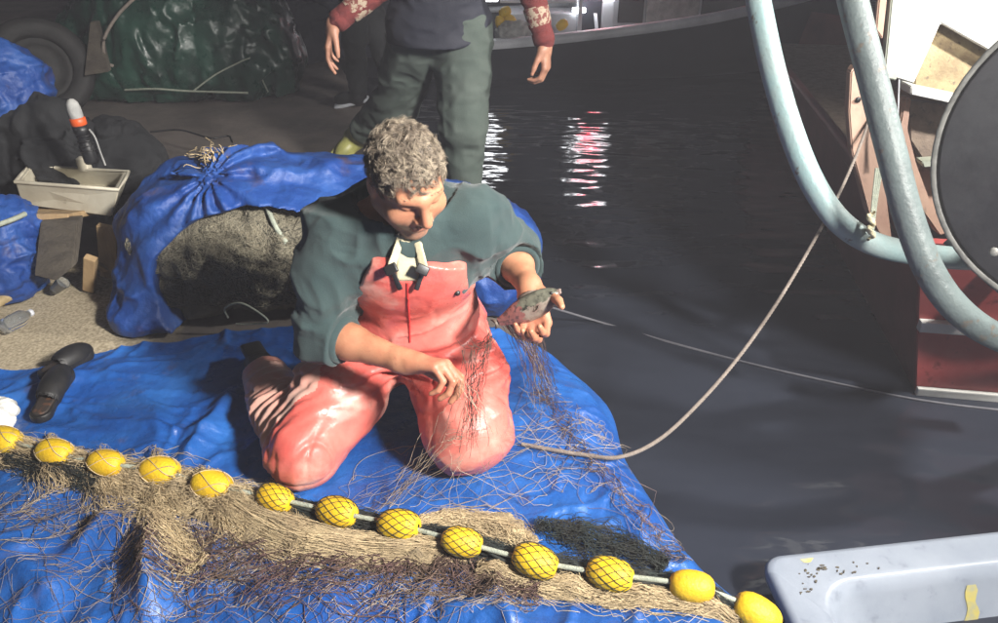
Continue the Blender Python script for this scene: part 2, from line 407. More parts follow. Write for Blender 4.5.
# ================================================================== the setting
E0 = np.array([.2076, 2.386]); E1 = np.array([.586, 1.224])
eD = (E0-E1)/np.linalg.norm(E0-E1); eN = np.array([eD[1], -eD[0]])       # along the quay edge, towards the water
def AB(a, b): return E0[0]+eN[0]*a+eD[0]*b, E0[1]+eN[1]*a+eD[1]*b
def toAB(p): q = np.asarray(p)[..., :2]-E0; return q@eN, q@eD
A_EDGE = -.115
def concrete_mat():
    m = mat('stained_concrete', (.150, .125, .108), .85, (.085, .072, .064), 2.2, bump=.45, bscale=26, col3=(.15, .128, .10), scale3=9, pos3=(.55, .75))
    n, l = m.node_tree.nodes, m.node_tree.links; b = n['Principled BSDF']
    src = b.inputs['Base Color'].links[0].from_socket
    g = n.new('ShaderNodeNewGeometry'); c = P(55, 325)
    dist = n.new('ShaderNodeVectorMath'); dist.operation = 'DISTANCE'; dist.inputs[1].default_value = (float(c[0])-.12, float(c[1]), 0)
    l.new(g.outputs['Position'], dist.inputs[0])
    nz = n.new('ShaderNodeTexNoise'); nz.inputs['Scale'].default_value = 5; nz.inputs['Detail'].default_value = 8; l.new(g.outputs['Position'], nz.inputs['Vector'])
    ad = n.new('ShaderNodeMath'); ad.operation = 'MULTIPLY_ADD'; ad.inputs[1].default_value = .7; l.new(nz.outputs['Fac'], ad.inputs[0]); l.new(dist.outputs['Value'], ad.inputs[2])
    mr = n.new('ShaderNodeMapRange'); mr.inputs['From Min'].default_value = .78; mr.inputs['From Max'].default_value = 1.0; mr.inputs['To Min'].default_value = 1; mr.inputs['To Max'].default_value = 0
    l.new(ad.outputs[0], mr.inputs['Value'])
    sp = n.new('ShaderNodeTexNoise'); sp.inputs['Scale'].default_value = 90; sp.inputs['Detail'].default_value = 3; l.new(g.outputs['Position'], sp.inputs['Vector'])
    sr = n.new('ShaderNodeValToRGB'); sr.color_ramp.elements[0].color = (.30, .245, .16, 1); sr.color_ramp.elements[1].color = (.54, .46, .32, 1)
    sr.color_ramp.elements[0].position = .35; sr.color_ramp.elements[1].position = .65; l.new(sp.outputs['Fac'], sr.inputs[0])
    mx = n.new('ShaderNodeMix'); mx.data_type = 'RGBA'; l.new(mr.outputs[0], mx.inputs[0]); l.new(src, mx.inputs[6]); l.new(sr.outputs[0], mx.inputs[7])
    l.new(mx.outputs[2], b.inputs['Base Color'])
    return m
def build_quay():
    na, nb = 110, 160
    a = A_EDGE-np.concatenate([[0, .004, .012], np.linspace(.03, 1, na-3)**1.6*22])[::-1]
    b = np.concatenate([np.linspace(-8, -2.5, 20, endpoint=False), np.linspace(-2.5, 6, 100, endpoint=False), np.linspace(6, 40, 40)])
    AA, BB = np.meshgrid(a, b, indexing='ij')
    X, Y = AB(AA, BB)
    p = np.stack([X, Y, X*0], -1)
    Z = np.minimum(.006*fbm(p*2.1, 3)+.003*vnoise(p*14), .006)-.009
    Z = np.where(AA > A_EDGE-.003, Z-.014, np.where(AA > A_EDGE-.008, Z-.005, Z))
    G = np.stack([X, Y, Z], -1)
    wall = G[-1:].copy(); rows = [G]
    for z in (-.1, -.25, -.5, -2.0):
        r = wall.copy(); r[..., 2] = z; off = .012*vnoise(np.stack([r[..., 0]*4, r[..., 1]*4, r[..., 2]*4], -1))
        r[..., 0] += eN[0]*off; r[..., 1] += eN[1]*off; rows.append(r)
    o = link('quay', grid_mesh(np.concatenate(rows, 0)), concrete_mat()); o['kind'] = 'structure'
build_quay()
def build_water():
    m = bpy.data.materials.new('harbour_water'); m.use_nodes = True
    n, l = m.node_tree.nodes, m.node_tree.links; b = n['Principled BSDF']
    b.inputs['Base Color'].default_value = (.026, .030, .042, 1); b.inputs['Roughness'].default_value = .07; b.inputs['IOR'].default_value = 1.33
    g = n.new('ShaderNodeNewGeometry')
    def ns(sx, sy, sc, dt):
        mp = n.new('ShaderNodeMapping'); mp.inputs['Scale'].default_value = (sx, sy, 1); mp.inputs['Rotation'].default_value = (0, 0, .12); l.new(g.outputs['Position'], mp.inputs['Vector'])
        t = n.new('ShaderNodeTexNoise'); t.inputs['Scale'].default_value = sc; t.inputs['Detail'].default_value = dt; l.new(mp.outputs[0], t.inputs['Vector']); return t.outputs['Fac']
    b1 = n.new('ShaderNodeBump'); b1.inputs['Strength'].default_value = .6; b1.inputs['Distance'].default_value = .05; l.new(ns(1, 2.0, 2.3, 1.5), b1.inputs['Height'])
    b2 = n.new('ShaderNodeBump'); b2.inputs['Strength'].default_value = .05; b2.inputs['Distance'].default_value = .01; l.new(ns(1, 1.9, 15, 2), b2.inputs['Height'])
    l.new(b1.outputs[0], b2.inputs['Normal']); l.new(b2.outputs[0], b.inputs['Normal'])
    k = 60
    xs = np.linspace(-60, 60, k); ys = np.linspace(-60, 60, k)
    X, Y = np.meshgrid(xs, ys, indexing='ij')
    o = link('water', grid_mesh(np.stack([X, Y, X*0+WATER], -1)), m); o['kind'] = 'structure'
build_water()
# ================================================================== floodlight on a post behind the photographer
def build_flood():
    t = thing('floodlight', 'bright floodlight on a steel post at the quay edge', 'lamp', (1.02, FLOOD_POS.y-.22, 0))
    d = (FLOOD_AIM-FLOOD_POS).normalized(); M = d.to_track_quat('Z', 'Y').to_matrix()
    link('housing', lathe([(0, -.14), (.06, -.14), (.12, -.10), (.32, -.02), (.33, 0), (.32, 0), (.31, -.03), (0, -.05)], 28, M, FLOOD_POS), MT['steel'], t)
    link('lens', lathe([(0, -.02), (.305, -.02), (.308, -.026), (0, -.03)], 28, M, FLOOD_POS), MT['floodface'], t)
    px, py = 1.02, FLOOD_POS.y-.22
    link('post', tubes_mesh(smooth_path([(px, py, 0), (px, py, 1.2), (px, py, 2.6), (px+.06, py+.02, 2.80), (px+.3, py+.06, 2.86), (FLOOD_POS.x-.05, py+.12, 2.80)], 40), .03, 10), MT['steel'], t)
    link('base', lathe([(0, .03), (.11, .03), (.12, .02), (.12, 0)], 20, None, (px, py, 0)), MT['steel'], t)
    L = bpy.data.lights.new('flood_lamp', 'AREA'); L.shape = 'DISK'; L.size = .46; L.energy = FLOOD_W; L.color = (1, .955, .90); L.spread = math.radians(95)
    o = bpy.data.objects.new('flood_lamp', L); C.objects.link(o)
    o.location = FLOOD_POS+d*.012; o.rotation_euler = d.to_track_quat('-Z', 'Y').to_euler()
    o.parent = t; o.matrix_parent_inverse = Matrix.Translation(-Vector(t.location))
build_flood()
# ================================================================== tarpaulin on the quay
FOLDS = [((218, 392), (150, 475), .050, .045), ((150, 400), (120, 470), .02, .03), ((95, 535), (165, 548), .065, .045), ((165, 548), (163, 640), .075, .04),
         ((20, 540), (75, 600), .05, .035), ((0, 520), (60, 545), .035, .03), ((330, 575), (250, 640), .025, .03), ((430, 600), (560, 640), .03, .03), ((545, 470), (640, 545), .02, .03),
         ((560, 360), (640, 470), .018, .03), ((530, 370), (560, 440), .015, .02), ((470, 575), (520, 640), .025, .025), ((10, 400), (120, 372), .018, .03), ((60, 400), (180, 440), .014, .02)]
FW = [(P(*a)[:2], P(*b)[:2], h, s) for a, b, h, s in FOLDS]
def tarp_h(X, Y):
    X = np.asarray(X, float); Y = np.asarray(Y, float)
    p = np.stack([X, Y, X*0], -1)
    wv = p+.10*np.stack([vnoise(p*3, 3), vnoise(p*3, 4), X*0], -1)
    z = .010+.012*np.maximum(ridge(wv*np.array([3.1, 4.6, 1]), 11), -.3)+.013*np.maximum(ridge(wv*np.array([7, 5, 1])+3, 12), 0)**2+.008*np.maximum(ridge(wv*np.array([9, 15, 1])+5, 16), 0)**2+.004*fbm(p*7, 2, 13)+.0024*ridge(wv*22, 15)+.0012*ridge(wv*47, 17)
    for a, b, h, s in FW:
        ab = b-a; L = np.linalg.norm(ab); u = ab/L
        q0, q1 = wv[..., 0]-a[0], wv[..., 1]-a[1]
        t = q0*u[0]+q1*u[1]; d = -q0*u[1]+q1*u[0]
        env = np.clip(np.minimum(t, L-t)/(.25*L)+.4, 0, 1)
        z = z+h*env*np.exp(-np.abs(d/s)**1.5)
    fl = np.exp(-(((X+.30)/.42)**2+((Y-1.85)/.38)**2)**2)         # pressed flat under the kneeling man
    return np.maximum(z*(1-.85*fl)+.004*fl, .003)
TOPB = np.array([P(x, y)[:2] for x, y in ((-260, 385), (0, 374), (60, 370), (110, 352), (170, 343), (250, 335), (330, 326), (470, 326), (520, 346), (556, 351), (585, 352))])
TA, TB = toAB(TOPB)
def build_tarp():
    a1 = np.linspace(-2.45, -.16, 330); a2 = np.linspace(-.15, .34, 62)
    a = np.concatenate([a1, a2]); v = np.linspace(0, 1, 330)
    btop = np.interp(a, TA, TB)+.018*vnoise(np.stack([a*9, a*0, a*0], -1))
    AA = np.repeat(a[:, None], len(v), 1); BB = -2.3+(btop[:, None]+2.3)*v[None]
    bul = .03*vnoise(np.stack([AA*0, BB*3.1, AA*0], -1), 5)
    s = AA+.14                                     # arc length past the start of the slope
    hx = np.where(s > 0, np.where(s < .17, s*.96, .163+.02*np.sin((s-.17)*6)), 0)
    hz = np.where(s > 0, np.where(s < .17, -.28*s-.6*np.maximum(s-.09, 0)**1.5*3, -.0476-.041-(s-.17)*.98), 0)
    Aa = np.where(s > 0, -.14+hx*(1+bul*4)+bul*np.clip(s/.17, 0, 1), AA)
    X, Y = AB(Aa, BB)
    Z = tarp_h(X, Y)*np.clip(1-(s-.05)/.14, .12, 1)+hz
    o = link('tarpaulin', grid_mesh(np.stack([X, Y, Z], -1)), MT['tarp'])
    tag(o, 'crumpled blue tarpaulin spread on the quay under the kneeling man', 'tarpaulin')
build_tarp()
def on_tarp(xy, dz=0.0):
    xy = np.asarray(xy)[..., :2]
    a, b = toAB(xy); s = a+.14
    z = tarp_h(xy[..., 0], xy[..., 1])*np.clip(1-(s-.05)/.14, .12, 1)-np.maximum(s, 0)*.35
    return np.concatenate([xy, (z+dz)[..., None]], -1)
# ================================================================== people
A3 = lambda *v: np.array(v, float)
def lerp(a, b, t): return np.asarray(a)*(1-t)+np.asarray(b)*t
def unit(v): v = np.asarray(v, float); return v/np.linalg.norm(v)
def hand(s, wr, f, n, side, curls, thumb=(.6, .7, .3), thumb_curl=.3, sc=1.0, spread=.06):
    """palm, four fingers and a thumb; f = pointing direction, n = direction the palm faces, side=+1 right hand, -1 left"""
    wr = np.asarray(wr, float); f = unit(f); n = np.asarray(n, float); n = unit(n-f*(n@f)); sd = np.cross(f, n)*side
    lat = [.030, .0105, -.0095, -.028]; ln = [.090, .094, .089, .080]
    s.add(rc(wr-f*.01, wr+f*.03*sc, .027*sc, .026*sc), .02)
    for i in range(4):
        kn = wr+f*ln[i]*sc+sd*lat[i]*sc-n*(.004 if i in (1, 2) else 0)*sc
        s.add(rc(wr+f*.02*sc+sd*lat[i]*.6*sc, kn, .0165*sc, .0125*sc), .012)
        base, d = kn, unit(f+sd*spread*(1.5-i)); L = np.array([.046, .029, .024])*[.94, 1.06, 1.0, .8][i]*sc; a = 0
        r = np.array([.0105, .0093, .0085, .0068])*[1, 1.03, .98, .86][i]*sc
        for j in range(3):
            a += curls[i][j]
            dd = d*math.cos(a)+n*math.sin(a); e = base+dd*L[j]
            s.add(rc(base, e, r[j], r[j+1]), .006 if j == 0 else .003); base = e
    tb = wr+f*.022*sc+sd*.026*sc+n*.006*sc; d = unit(f*thumb[0]+sd*thumb[1]+n*thumb[2])
    s.add(rc(wr+f*.005, tb, .022*sc, .0175*sc), .014)
    e1 = tb+d*.042*sc; s.add(rc(tb, e1, .0175*sc, .012*sc), .01)
    d2 = unit(d*math.cos(thumb_curl)+unit(f-sd*.6+n*.3)*math.sin(thumb_curl)); e2 = e1+d2*.033*sc; s.add(rc(e1, e2, .012*sc, .0108*sc), .004)
    d3 = unit(d2*math.cos(thumb_curl*.7)+unit(f-sd*.8+n*.2)*math.sin(thumb_curl*.7)); s.add(rc(e2, e2+d3*.026*sc, .0108*sc, .0075*sc), .003)
def head(s, c, M, sc=1.0):
    """skull, jaw, brow, nose, eyes, lips, ears in the head's own frame (columns right, forward, up)"""
    c = np.asarray(c, float)
    T = lambda x, y, z: c+(M@np.array([x, y, z]))*sc
    E = lambda x, y, z, rx, ry, rz: ell(T(x, y, z), np.array([rx, ry, rz])*sc, M)
    R_ = lambda a, b, r1, r2: rc(T(*a), T(*b), r1*sc, r2*sc)
    s.add(E(0, -.012, .03, .078, .098, .088), .02); s.add(E(0, .026, -.03, .064, .068, .088), .03)
    for q in (-1, 1):
        s.add(R_((.056*q, .0, -.055), (.016*q, .066, -.108), .029, .022), .028)
        s.add(E(.045*q, .058, -.040, .030, .026, .028), .025)
        s.add(R_((.008*q, .089, .022), (.046*q, .072, .024), .012, .010), .016)
    s.add(E(0, .07, -.11, .022, .02, .018), .02)
    s.add(E(0, .074, -.062, .032, .022, .026), .02)
    for q in (-1, 1):
        s.sub(E(.032*q, .095, .001, .017, .016, .010), .012); s.add(E(.032*q, .0715, 0, .0145, .0145, .0135), .003)
        s.add(R_((.018*q, .0855, .004), (.045*q, .077, .003), .0045, .0035), .004)
        s.add(E(.014*q, .100, -.036, .0095, .011, .009), .007)
        s.add(E(.081*q, -.012, -.008, .010, .021, .034), .006); s.sub(E(.091*q, -.006, -.006, .006, .011, .019), .005)
    s.add(R_((0, .090, .016), (0, .117, -.027), .0085, .0135), .012)
    s.sub(R_((.006, .111, -.045), (.010, .104, -.045), .004, .004), .003); s.sub(R_((-.006, .111, -.045), (-.010, .104, -.045), .004, .004), .003)
    s.add(R_((-.021, .088, -.066), (.021, .088, -.066), .0065, .0065), .006); s.add(R_((-.018, .088, -.079), (.018, .088, -.079), .0075, .0075), .006)
    s.sub(R_((-.024, .0985, -.0725), (.024, .0985, -.0725), .0035, .0035), .004)
def curls(c, M, n, accept, seed=3):
    """locks of a few strands each, curling over the skull"""
    g = np.random.default_rng(seed); out = []; rad = []
    cnt = 0
    while cnt < n:
        d = unit(g.normal(size=3))
        if not accept(d, g): continue
        cnt += 1
        sp = np.array([0, -.012, .03])+d*np.array([.078, .098, .088])
        t = unit(np.cross(d, g.normal(size=3)))+np.array([0, .55, -.25]); t = unit(t-d*(t@d)); b = np.cross(d, t)*g.choice([-1, 1])
        k = np.linspace(0, 1, 9); ph = g.uniform(-.8, .8); tu = g.uniform(.45, .95); cr = g.uniform(.005, .010); ll = g.uniform(.012, .030)
        for _ in range(17):
            p2, c2 = ph+g.normal(0, .14), cr*g.uniform(.8, 1.15); ang = p2+k*tu*6.28
            o2 = g.normal(0, .0024, 3)
            pts = sp+o2+np.outer(k*ll, t)+np.outer(c2*(np.sin(ang)-math.sin(p2)), b)+np.outer(.001+c2*.50*(1-np.cos(k*3.4+g.normal(0, .25)))*.8, d)
            out.append(np.asarray(c)+pts@np.asarray(M).T); rad.append(g.uniform(.0003, .0006))
    rr = np.array([1, 1, 1, 1, 1, .9, .8, .6, .25])
    return tubes_mesh(np.array(out), np.outer(rad, rr), 3)
# ---------------------------------------------------------------- kneeling fisherman
def build_fisherman():
    t = thing('person', 'kneeling man in coral bib overalls and dark teal sweatshirt mending a net', 'person', (-.28, 1.85, 0))
    pel = A3(-.275, 2.03, .27); bel = A3(-.268, 1.93, .43); che = A3(-.243, 1.81, .655); nk = A3(-.225, 1.765, .80)
    shR = A3(-.412, 1.765, .715); shL = A3(-.070, 1.775, .745)
    elR = A3(-.462, 1.70, .455); wrR = A3(-.236, 1.590, .437)
    elL = A3(.028, 1.915, .585); wrL = A3(.080, 1.725, .572)
    hipR = A3(-.385, 2.02, .25); hipL = A3(-.165, 2.05, .26)
    knR = A3(-.545, 1.64, .105); anR = A3(-.760, 2.035, .075)
    knL = A3(-.078, 1.705, .118); anL = A3(-.10, 2.14, .075)
    hc = A3(-.212, 1.668, .892)
    HM = frame((.46, -.76, -.52), (.03, -.30, 1))
    TM = frame((.03, -1, -.38), che-pel)                       # torso frame
    # --- skin: one continuous body
    s = S()
    s.add(ell(pel, (.165, .13, .13)), .03).add(ell(bel, (.165, .135, .17), TM), .06).add(ell(che, (.165, .12, .165), TM), .06)
    s.add(rc(shR, shL, .06, .06), .05).add(rc(nk+A3(-.01, .015, .0), hc-HM[:, 2]*.045-HM[:, 1]*.02, .074, .066), .03)
    for sh, el, wr in ((shR, elR, wrR), (shL, elL, wrL)):
        s.add(rc(sh, el, .062, .046), .03); s.add(rc(el, lerp(el, wr, .35), .044, .046), .02); s.add(rc(lerp(el, wr, .3), wr, .046, .0285), .02)
    for hp, kn, an in ((hipR, knR, anR), (hipL, knL, anL)):
        s.add(rc(hp, kn, .085, .06), .03); s.add(rc(kn, an, .058, .038), .02)
        fd = unit(an-kn); s.add(rc(an, an+fd*.16+A3(0, 0, -.03), .035, .025), .02)
    head(s, hc, HM)
    # right hand pinching the twine, left hand round the fish
    fR0, fL0 = unit(A3(.95, -.24, .02)), unit(A3(.10, -.62, -.62))
    fR = unit(A3(.95, -.24, .02)); hand(s, wrR, fR, (-.15, -.42, -.9), 1, [(.62, .85, .45), (.72, .95, .5), (.82, 1.05, .6), (.9, 1.1, .6)], (.85, .36, .5), .2, 1.1, .015)
    fL = unit(A3(.10, -.62, -.62)); hand(s, wrL, fL, (-.30, -.45, .70), -1, [(.75, .75, .45), (.7, .8, .5), (.7, .8, .5), (.75, .85, .5)], (.35, .75, .55), .35, 1.08, .02)
    body = link('body', s.mesh((-.95, 1.40, -.02), (.25, 2.40, 1.05), .0038), MT['skin'], t)
    bc = np.empty(len(body.data.vertices)*3, np.float32); body.data.vertices.foreach_get('co', bc); bc = bc.reshape(-1, 3)
    q = (bc-hc)@HM; sm = lambda x, a, b: np.clip((x-a)/(b-a), 0, 1)
    st = sm(-q[:, 2], .028, .060)*sm(q[:, 1], -.03, .01)*(np.linalg.norm(q, axis=1) < .16)
    lips = np.exp(-((q[:, 2]+.0725)/.011)**2)*(np.abs(q[:, 0]) < .022)*(q[:, 1] > .075); st = st*(1-lips)
    at = body.data.attributes.new('stubble', 'FLOAT', 'POINT'); at.data.foreach_set('value', st.astype(np.float32))
    palm = np.minimum(np.linalg.norm(bc-(wrR+fR0*.11), axis=1), np.linalg.norm(bc-(wrL+fL0*.11), axis=1)); lipm = lips+np.exp(-(np.linalg.norm(q-A3(0, .112, -.03), axis=1)/.02)**2)*.5
    at = body.data.attributes.new('flush', 'FLOAT', 'POINT'); at.data.foreach_set('value', np.clip(.75*np.exp(-(palm/.07)**2)+lipm, 0, 1).astype(np.float32))
    # --- sweatshirt
    s = S()
    s.add(ell(pel+A3(0, 0, .06), (.185, .15, .12)), .03, .008).add(ell(bel, (.182, .152, .18), TM), .06, .012).add(ell(che, (.186, .138, .17), TM), .06, .012)
    s.add(rc(shR, lerp(shR, shL, .5)+A3(0, 0, .03), .068, .080), .06, .006); s.add(rc(lerp(shR, shL, .5)+A3(0, 0, .03), shL, .080, .068), .06, .006); s.add(rc(nk-A3(0, -.01, .03), nk+HM[:, 2]*.012+A3(0, -.005, 0), .085, .078), .02)
    s.add(rc(shR+A3(-.004, 0, -.015), elR, .078, .070), .05, .006); s.add(rc(elR, lerp(elR, wrR, .22), .070, .063), .02, .004)
    s.add(rc(shL+A3(.004, 0, -.015), elL, .078, .069), .05, .006); s.add(rc(elL, lerp(elL, wrL, .42), .070, .062), .02, .004)
    s.add(rc(che-TM[:, 0]*.10+A3(0, -.03, -.02), lerp(shL, elL, .45), .085, .074), .05); s.add(rc(che+TM[:, 0]*.10+A3(0, -.02, -.02), lerp(shR, elR, .45), .080, .074), .05)
    dR, dL = unit(wrR-elR), unit(wrL-elL)
    ccR, ccL = lerp(elR, wrR, .26), lerp(elL, wrL, .40)
    s.cut(lambda p: np.where(np.linalg.norm(p-(ccR+dR*.10).astype(np.float32), axis=-1) < .13, plane(ccR, dR)(p), -1))
    s.cut(lambda p: np.where(np.linalg.norm(p-(ccL+dL*.075).astype(np.float32), axis=-1) < .095, plane(ccL, dL)(p), -1))
    nkt = nk+A3(-.012, .0, .012); s.cut(lambda p: np.where(np.linalg.norm(p-(nkt+A3(0, 0, .06)), axis=-1) < .14, plane(nkt, (-.18, -.55, .8))(p), -1))
    s.cut(lambda p: -ell(nkt+A3(.012, -.062, -.03), (.034, .06, .075))(p))      # open collar
    def fold(p):
        wv = p+.03*np.stack([vnoise(p*9, 31), vnoise(p*9, 32), vnoise(p*9, 33)], -1)
        return -.012*ridge(wv*np.array([6, 8, 11]), 34)-.006*ridge(wv*np.array([19, 15, 12]), 35)-.0015*ridge(wv*38, 36)+.004
    s.disp = fold
    link('sweatshirt', s.mesh((-.66, 1.45, .10), (.20, 2.28, .98), .005), MT['sweat'], t)
    # ribbed cuffs
    for el, wr, cc, d, r in ((elR, wrR, ccR, dR, .060), (elL, wrL, ccL, dL, .060)):
        M = Vector(d).to_track_quat('Z', 'Y').to_matrix()
        link('cuff', lathe([(r-.006, -.03), (r+.004, -.022), (r+.006, -.006), (r+.002, .010), (r-.008, .012), (r-.014, .004), (r-.016, -.02)], 28, M, cc), MT['sweat'], t)
    # --- overalls
    s = S()
    s.add(ell(pel, (.205, .175, .16)), .04).add(ell(bel+A3(0, -.005, -.02), (.198, .172, .17), TM), .07, .006)
    s.add(rc(hipR, lerp(hipR, knR, .5), .122, .126), .05); s.add(rc(lerp(hipR, knR, .5), knR, .126, .102), .04)
    s.add(rc(hipL, lerp(hipL, knL, .5), .125, .136), .05); s.add(rc(lerp(hipL, knL, .5), knL+A3(-.012, .0, .012), .136, .128), .04)
    s.add(rc(knR, lerp(knR, anR, .45), .094, .088), .015); s.add(rc(lerp(knR, anR, .45), anR, .086, .066), .02)
    s.add(rc(knL, anL, .100, .075), .02)
    # bib: a skin over chest and belly, cut to shape below
    sb = S()
    def torso(p):
        d = ell(che, (.186, .138, .17), TM)(p)-.038
        e = ell(bel+A3(0, -.005, -.02), (.198, .172, .17), TM)(p)-.012; k = .08
        h = np.maximum(k-np.abs(d-e), 0)/k; return np.minimum(d, e)-h*h*k*.25
    c0 = ((bel+che)/2).astype(np.float32)
    def bibcut(p):
        q = (p-che.astype(np.float32))@TM.astype(np.float32); u, f, v = -q[..., 0], q[..., 1], q[..., 2]
        uc = u-.012
        hw = np.where(v > -.08, .160-.30*np.maximum(v+.08, 0)*np.where(uc < 0, 1.5, .45), .160+.5*np.maximum(-.08-v, 0))
        top = np.where(np.abs(uc) < .036, .050, np.where(uc < 0, .094-.3*np.maximum(-uc-.05, 0), .088-.42*np.maximum(uc-.05, 0)))
        return np.maximum(np.maximum(np.abs(uc)-hw, v-top), -.0*f-.03-f+.03)
    def bib(p): return np.maximum(torso(p), bibcut(p))
    s.add(bib, .012)
    kAx = unit(anR-knR).astype(np.float32); tAx = unit(knR-hipR).astype(np.float32)
    def ofold(p):
        wv = p+.03*np.stack([vnoise(p*8, 41), vnoise(p*8, 42), vnoise(p*8, 43)], -1)
        ax = (wv-knR.astype(np.float32))@kAx
        m = np.exp(-((ax-.20)/.22)**2)*np.clip(1-np.linalg.norm(p-lerp(knR, anR, .45).astype(np.float32), axis=-1)/.30, 0, 1)
        z = -.016*m*np.sin(ax*6.28/.040+3.5*vnoise(p*8, 44))
        cre = lambda sc, sd, wd_: np.exp(-(vnoise(wv*np.array(sc), sd)/wd_)**2)*np.clip(.5+1.2*vnoise(p*4.5, sd+9), 0, 1)
        low = -.007*ridge(wv*np.array([4.5, 4.5, 4]), 45)-.004*np.maximum(ridge(wv*np.array([10, 8, 12]), 49), 0)+.009*cre((7, 6, 9), 46, .10)+.006*cre((13, 11, 8), 48, .13)-.005*cre((9, 12, 15), 52, .13)-.004
        # creases at the lap and under the belly
        lap = np.exp(-((p[..., 2]-.27)/.07)**2)*np.exp(-((p[..., 1]-1.85)/.12)**2)
        low = low*np.clip(1.15-(p[..., 2]-.30)*3.2, .35, 1)
        return z+low-.010*lap*np.sin(p[..., 2]*6.28/.045+3*vnoise(p*7, 47))+.003
    s.disp = ofold
    s.cut(plane(anR+kAx*.015, kAx), .004)
    s.cut(lambda p: .006-p[..., 2])
    ov = link('overalls', s.mesh((-.92, 1.44, -.01), (.14, 2.32, .78), .005), MT['pvc'], t)
    ov.data.materials.append(MT['pvcpale'])
    co = np.empty(len(ov.data.vertices)*3, np.float32); ov.data.vertices.foreach_get('co', co); co = co.reshape(-1, 3)
    # the lower trouser leg is paler, a welded-on leg piece
    nP = len(ov.data.polygons); cen = np.empty(nP*3, np.float32); ov.data.polygons.foreach_get('center', cen); cen = cen.reshape(-1, 3)
    ax = (cen-knR.astype(np.float32))@kAx
    pale = (ax > .05+.03*vnoise(cen*12, 5)) & (np.linalg.norm(cen-lerp(knR, anR, .5), axis=1) < .30) & (cen[:, 0] < -.50)
    ov.data.polygons.foreach_set('material_index', pale.astype(np.int32))
    # seam down the bib, edge welt
    def surf(u, v):
        q = np.linspace(.05, .30, 240); pts = che-TM[:, 0]*u+TM[:, 2]*v+np.outer(q, TM[:, 1])
        d = torso(pts.astype(np.float32)); i = np.argmax(d > .0015); return pts[i]
    from mathutils.bvhtree import BVHTree
    vv = [Vector(c_) for c_ in co]; bvh = BVHTree.FromPolygons(vv, [tuple(p_.vertices) for p_ in ov.data.polygons])
    sp = []
    for v in np.linspace(.045, -.21, 26):
        hit = bvh.ray_cast(Vector(che-TM[:, 0]*.012+TM[:, 2]*v+TM[:, 1]*.5), Vector(-TM[:, 1]))[0]
        if hit is not None: sp.append(np.array(hit)+TM[:, 1]*.0005)
    link('seam', tubes_mesh(np.array(sp), .0032, 5), MT['seam'], ov)
    # cream flap and braces with black buckles
    a = nk+A3(.010, -.092, -.030); b1 = surf(-.026, .088)+A3(0, -.002, 0); b2 = surf(.052, .086)+A3(0, -.002, 0); b0 = surf(.014, .045)+A3(0, -.002, 0)
    def strap(name, p, q, wd, th, m):
        Mx = frame(q-p, -TM[:, 1]+A3(0, 0, .3)); f_ = S(); f_.add(rbox((p+q)/2, (wd, np.linalg.norm(q-p)/2+.006, th), th*.8, Mx), .004)
        f_.disp = lambda x: .0012*vnoise(x*60, 3)
        return link(name, f_.mesh(np.minimum(p, q)-.05, np.maximum(p, q)+.05, .003), m, t)
    strap('shirt_front', a+A3(0, .012, .02), b0+A3(0, .012, .01), .030, .010, MT['cream'])
    strap('brace', a+A3(-.010, 0, .0), b1, .011, .0035, MT['cream']); strap('brace', a+A3(.012, 0, .0), b2, .011, .0035, MT['cream'])
    strap('brace', b1, b0+A3(-.020, -.004, -.008), .007, .003, MT['black']); strap('brace', b2, b0+A3(.022, -.004, -.008), .007, .003, MT['black'])
    for b, sg in ((b1, -1), (b2, 1)):
        M = Matrix.Rotation(.5*sg, 3, 'Y') @ Matrix.Rotation(-.5, 3, 'X')
        link('buckle', box_mesh(Vector(b)+Vector((-.002*sg, -.014, .004)), (.016, .005, .012), M, .003), MT['black'], t)
    # button on the side of the bib
    p = surf(.135, -.02); link('button', lathe([(0, .005), (.006, .004), (.008, 0), (.008, -.004)], 12, Matrix.Rotation(math.pi/2, 3, 'X'), p+A3(0, -.003, 0)), MT['black'], t)
    # boots behind
    for an, kn in ((anR, knR), (anL, knL)):
        d = unit(unit(an-kn)+A3(0, 0, -.12)); b = S()
        b.add(rc(an-d*.03, an+d*.05, .058, .052), .02).add(rc(an+d*.06+A3(0, 0, .02), an+d*.19+A3(0, 0, -.015), .046, .036), .02)
        b.add(rbox(an+d*.10+A3(0, 0, .045), (.035, .12, .014), .008, frame(d, (0, 0, 1))), .01)
        b.cut(lambda p: .004-p[..., 2])
        link('boot', b.mesh(np.minimum(an, an+d*.25)-.12, np.maximum(an, an+d*.25)+.12, .006), MT['boot'], t)
    # hair
    cap = S(); cap.add(ell(hc+HM@A3(0, -.014, .032), (.083, .101, .091), HM), .01)
    def line(p):
        q = (p-hc.astype(np.float32))@HM.astype(np.float32); x, y, z = q[..., 0], q[..., 1], q[..., 2]
        h = np.where(y > .02, .052+.25*(y-.02)+.10*np.abs(x)*(y > .05), np.where(y > -.03, .052-1.4*(.02-y), -.018-.9*(-.03-y)))
        h = np.where((np.abs(x) > .055) & (y > -.01) & (y < .05), h-.035, h)
        return h-z
    cap.cut(line); cap.disp = lambda p: .0035*vnoise(p*110, 51)+.002
    link('hair', cap.mesh(hc-.16, hc+.16, .0045), MT['haircap'], t)
    def acc(d, g):
        p = (np.array([0, -.012, .03])+d*np.array([.079, .099, .089]))
        return line((hc+HM@p)[None])[0] < g.uniform(-.006, .008)
    link('curls', curls(hc, HM, 640, acc), MT['hair'], t)['kind'] = 'stuff'
    # stubble moustache, chin and brows
    g = np.random.default_rng(5); L = []
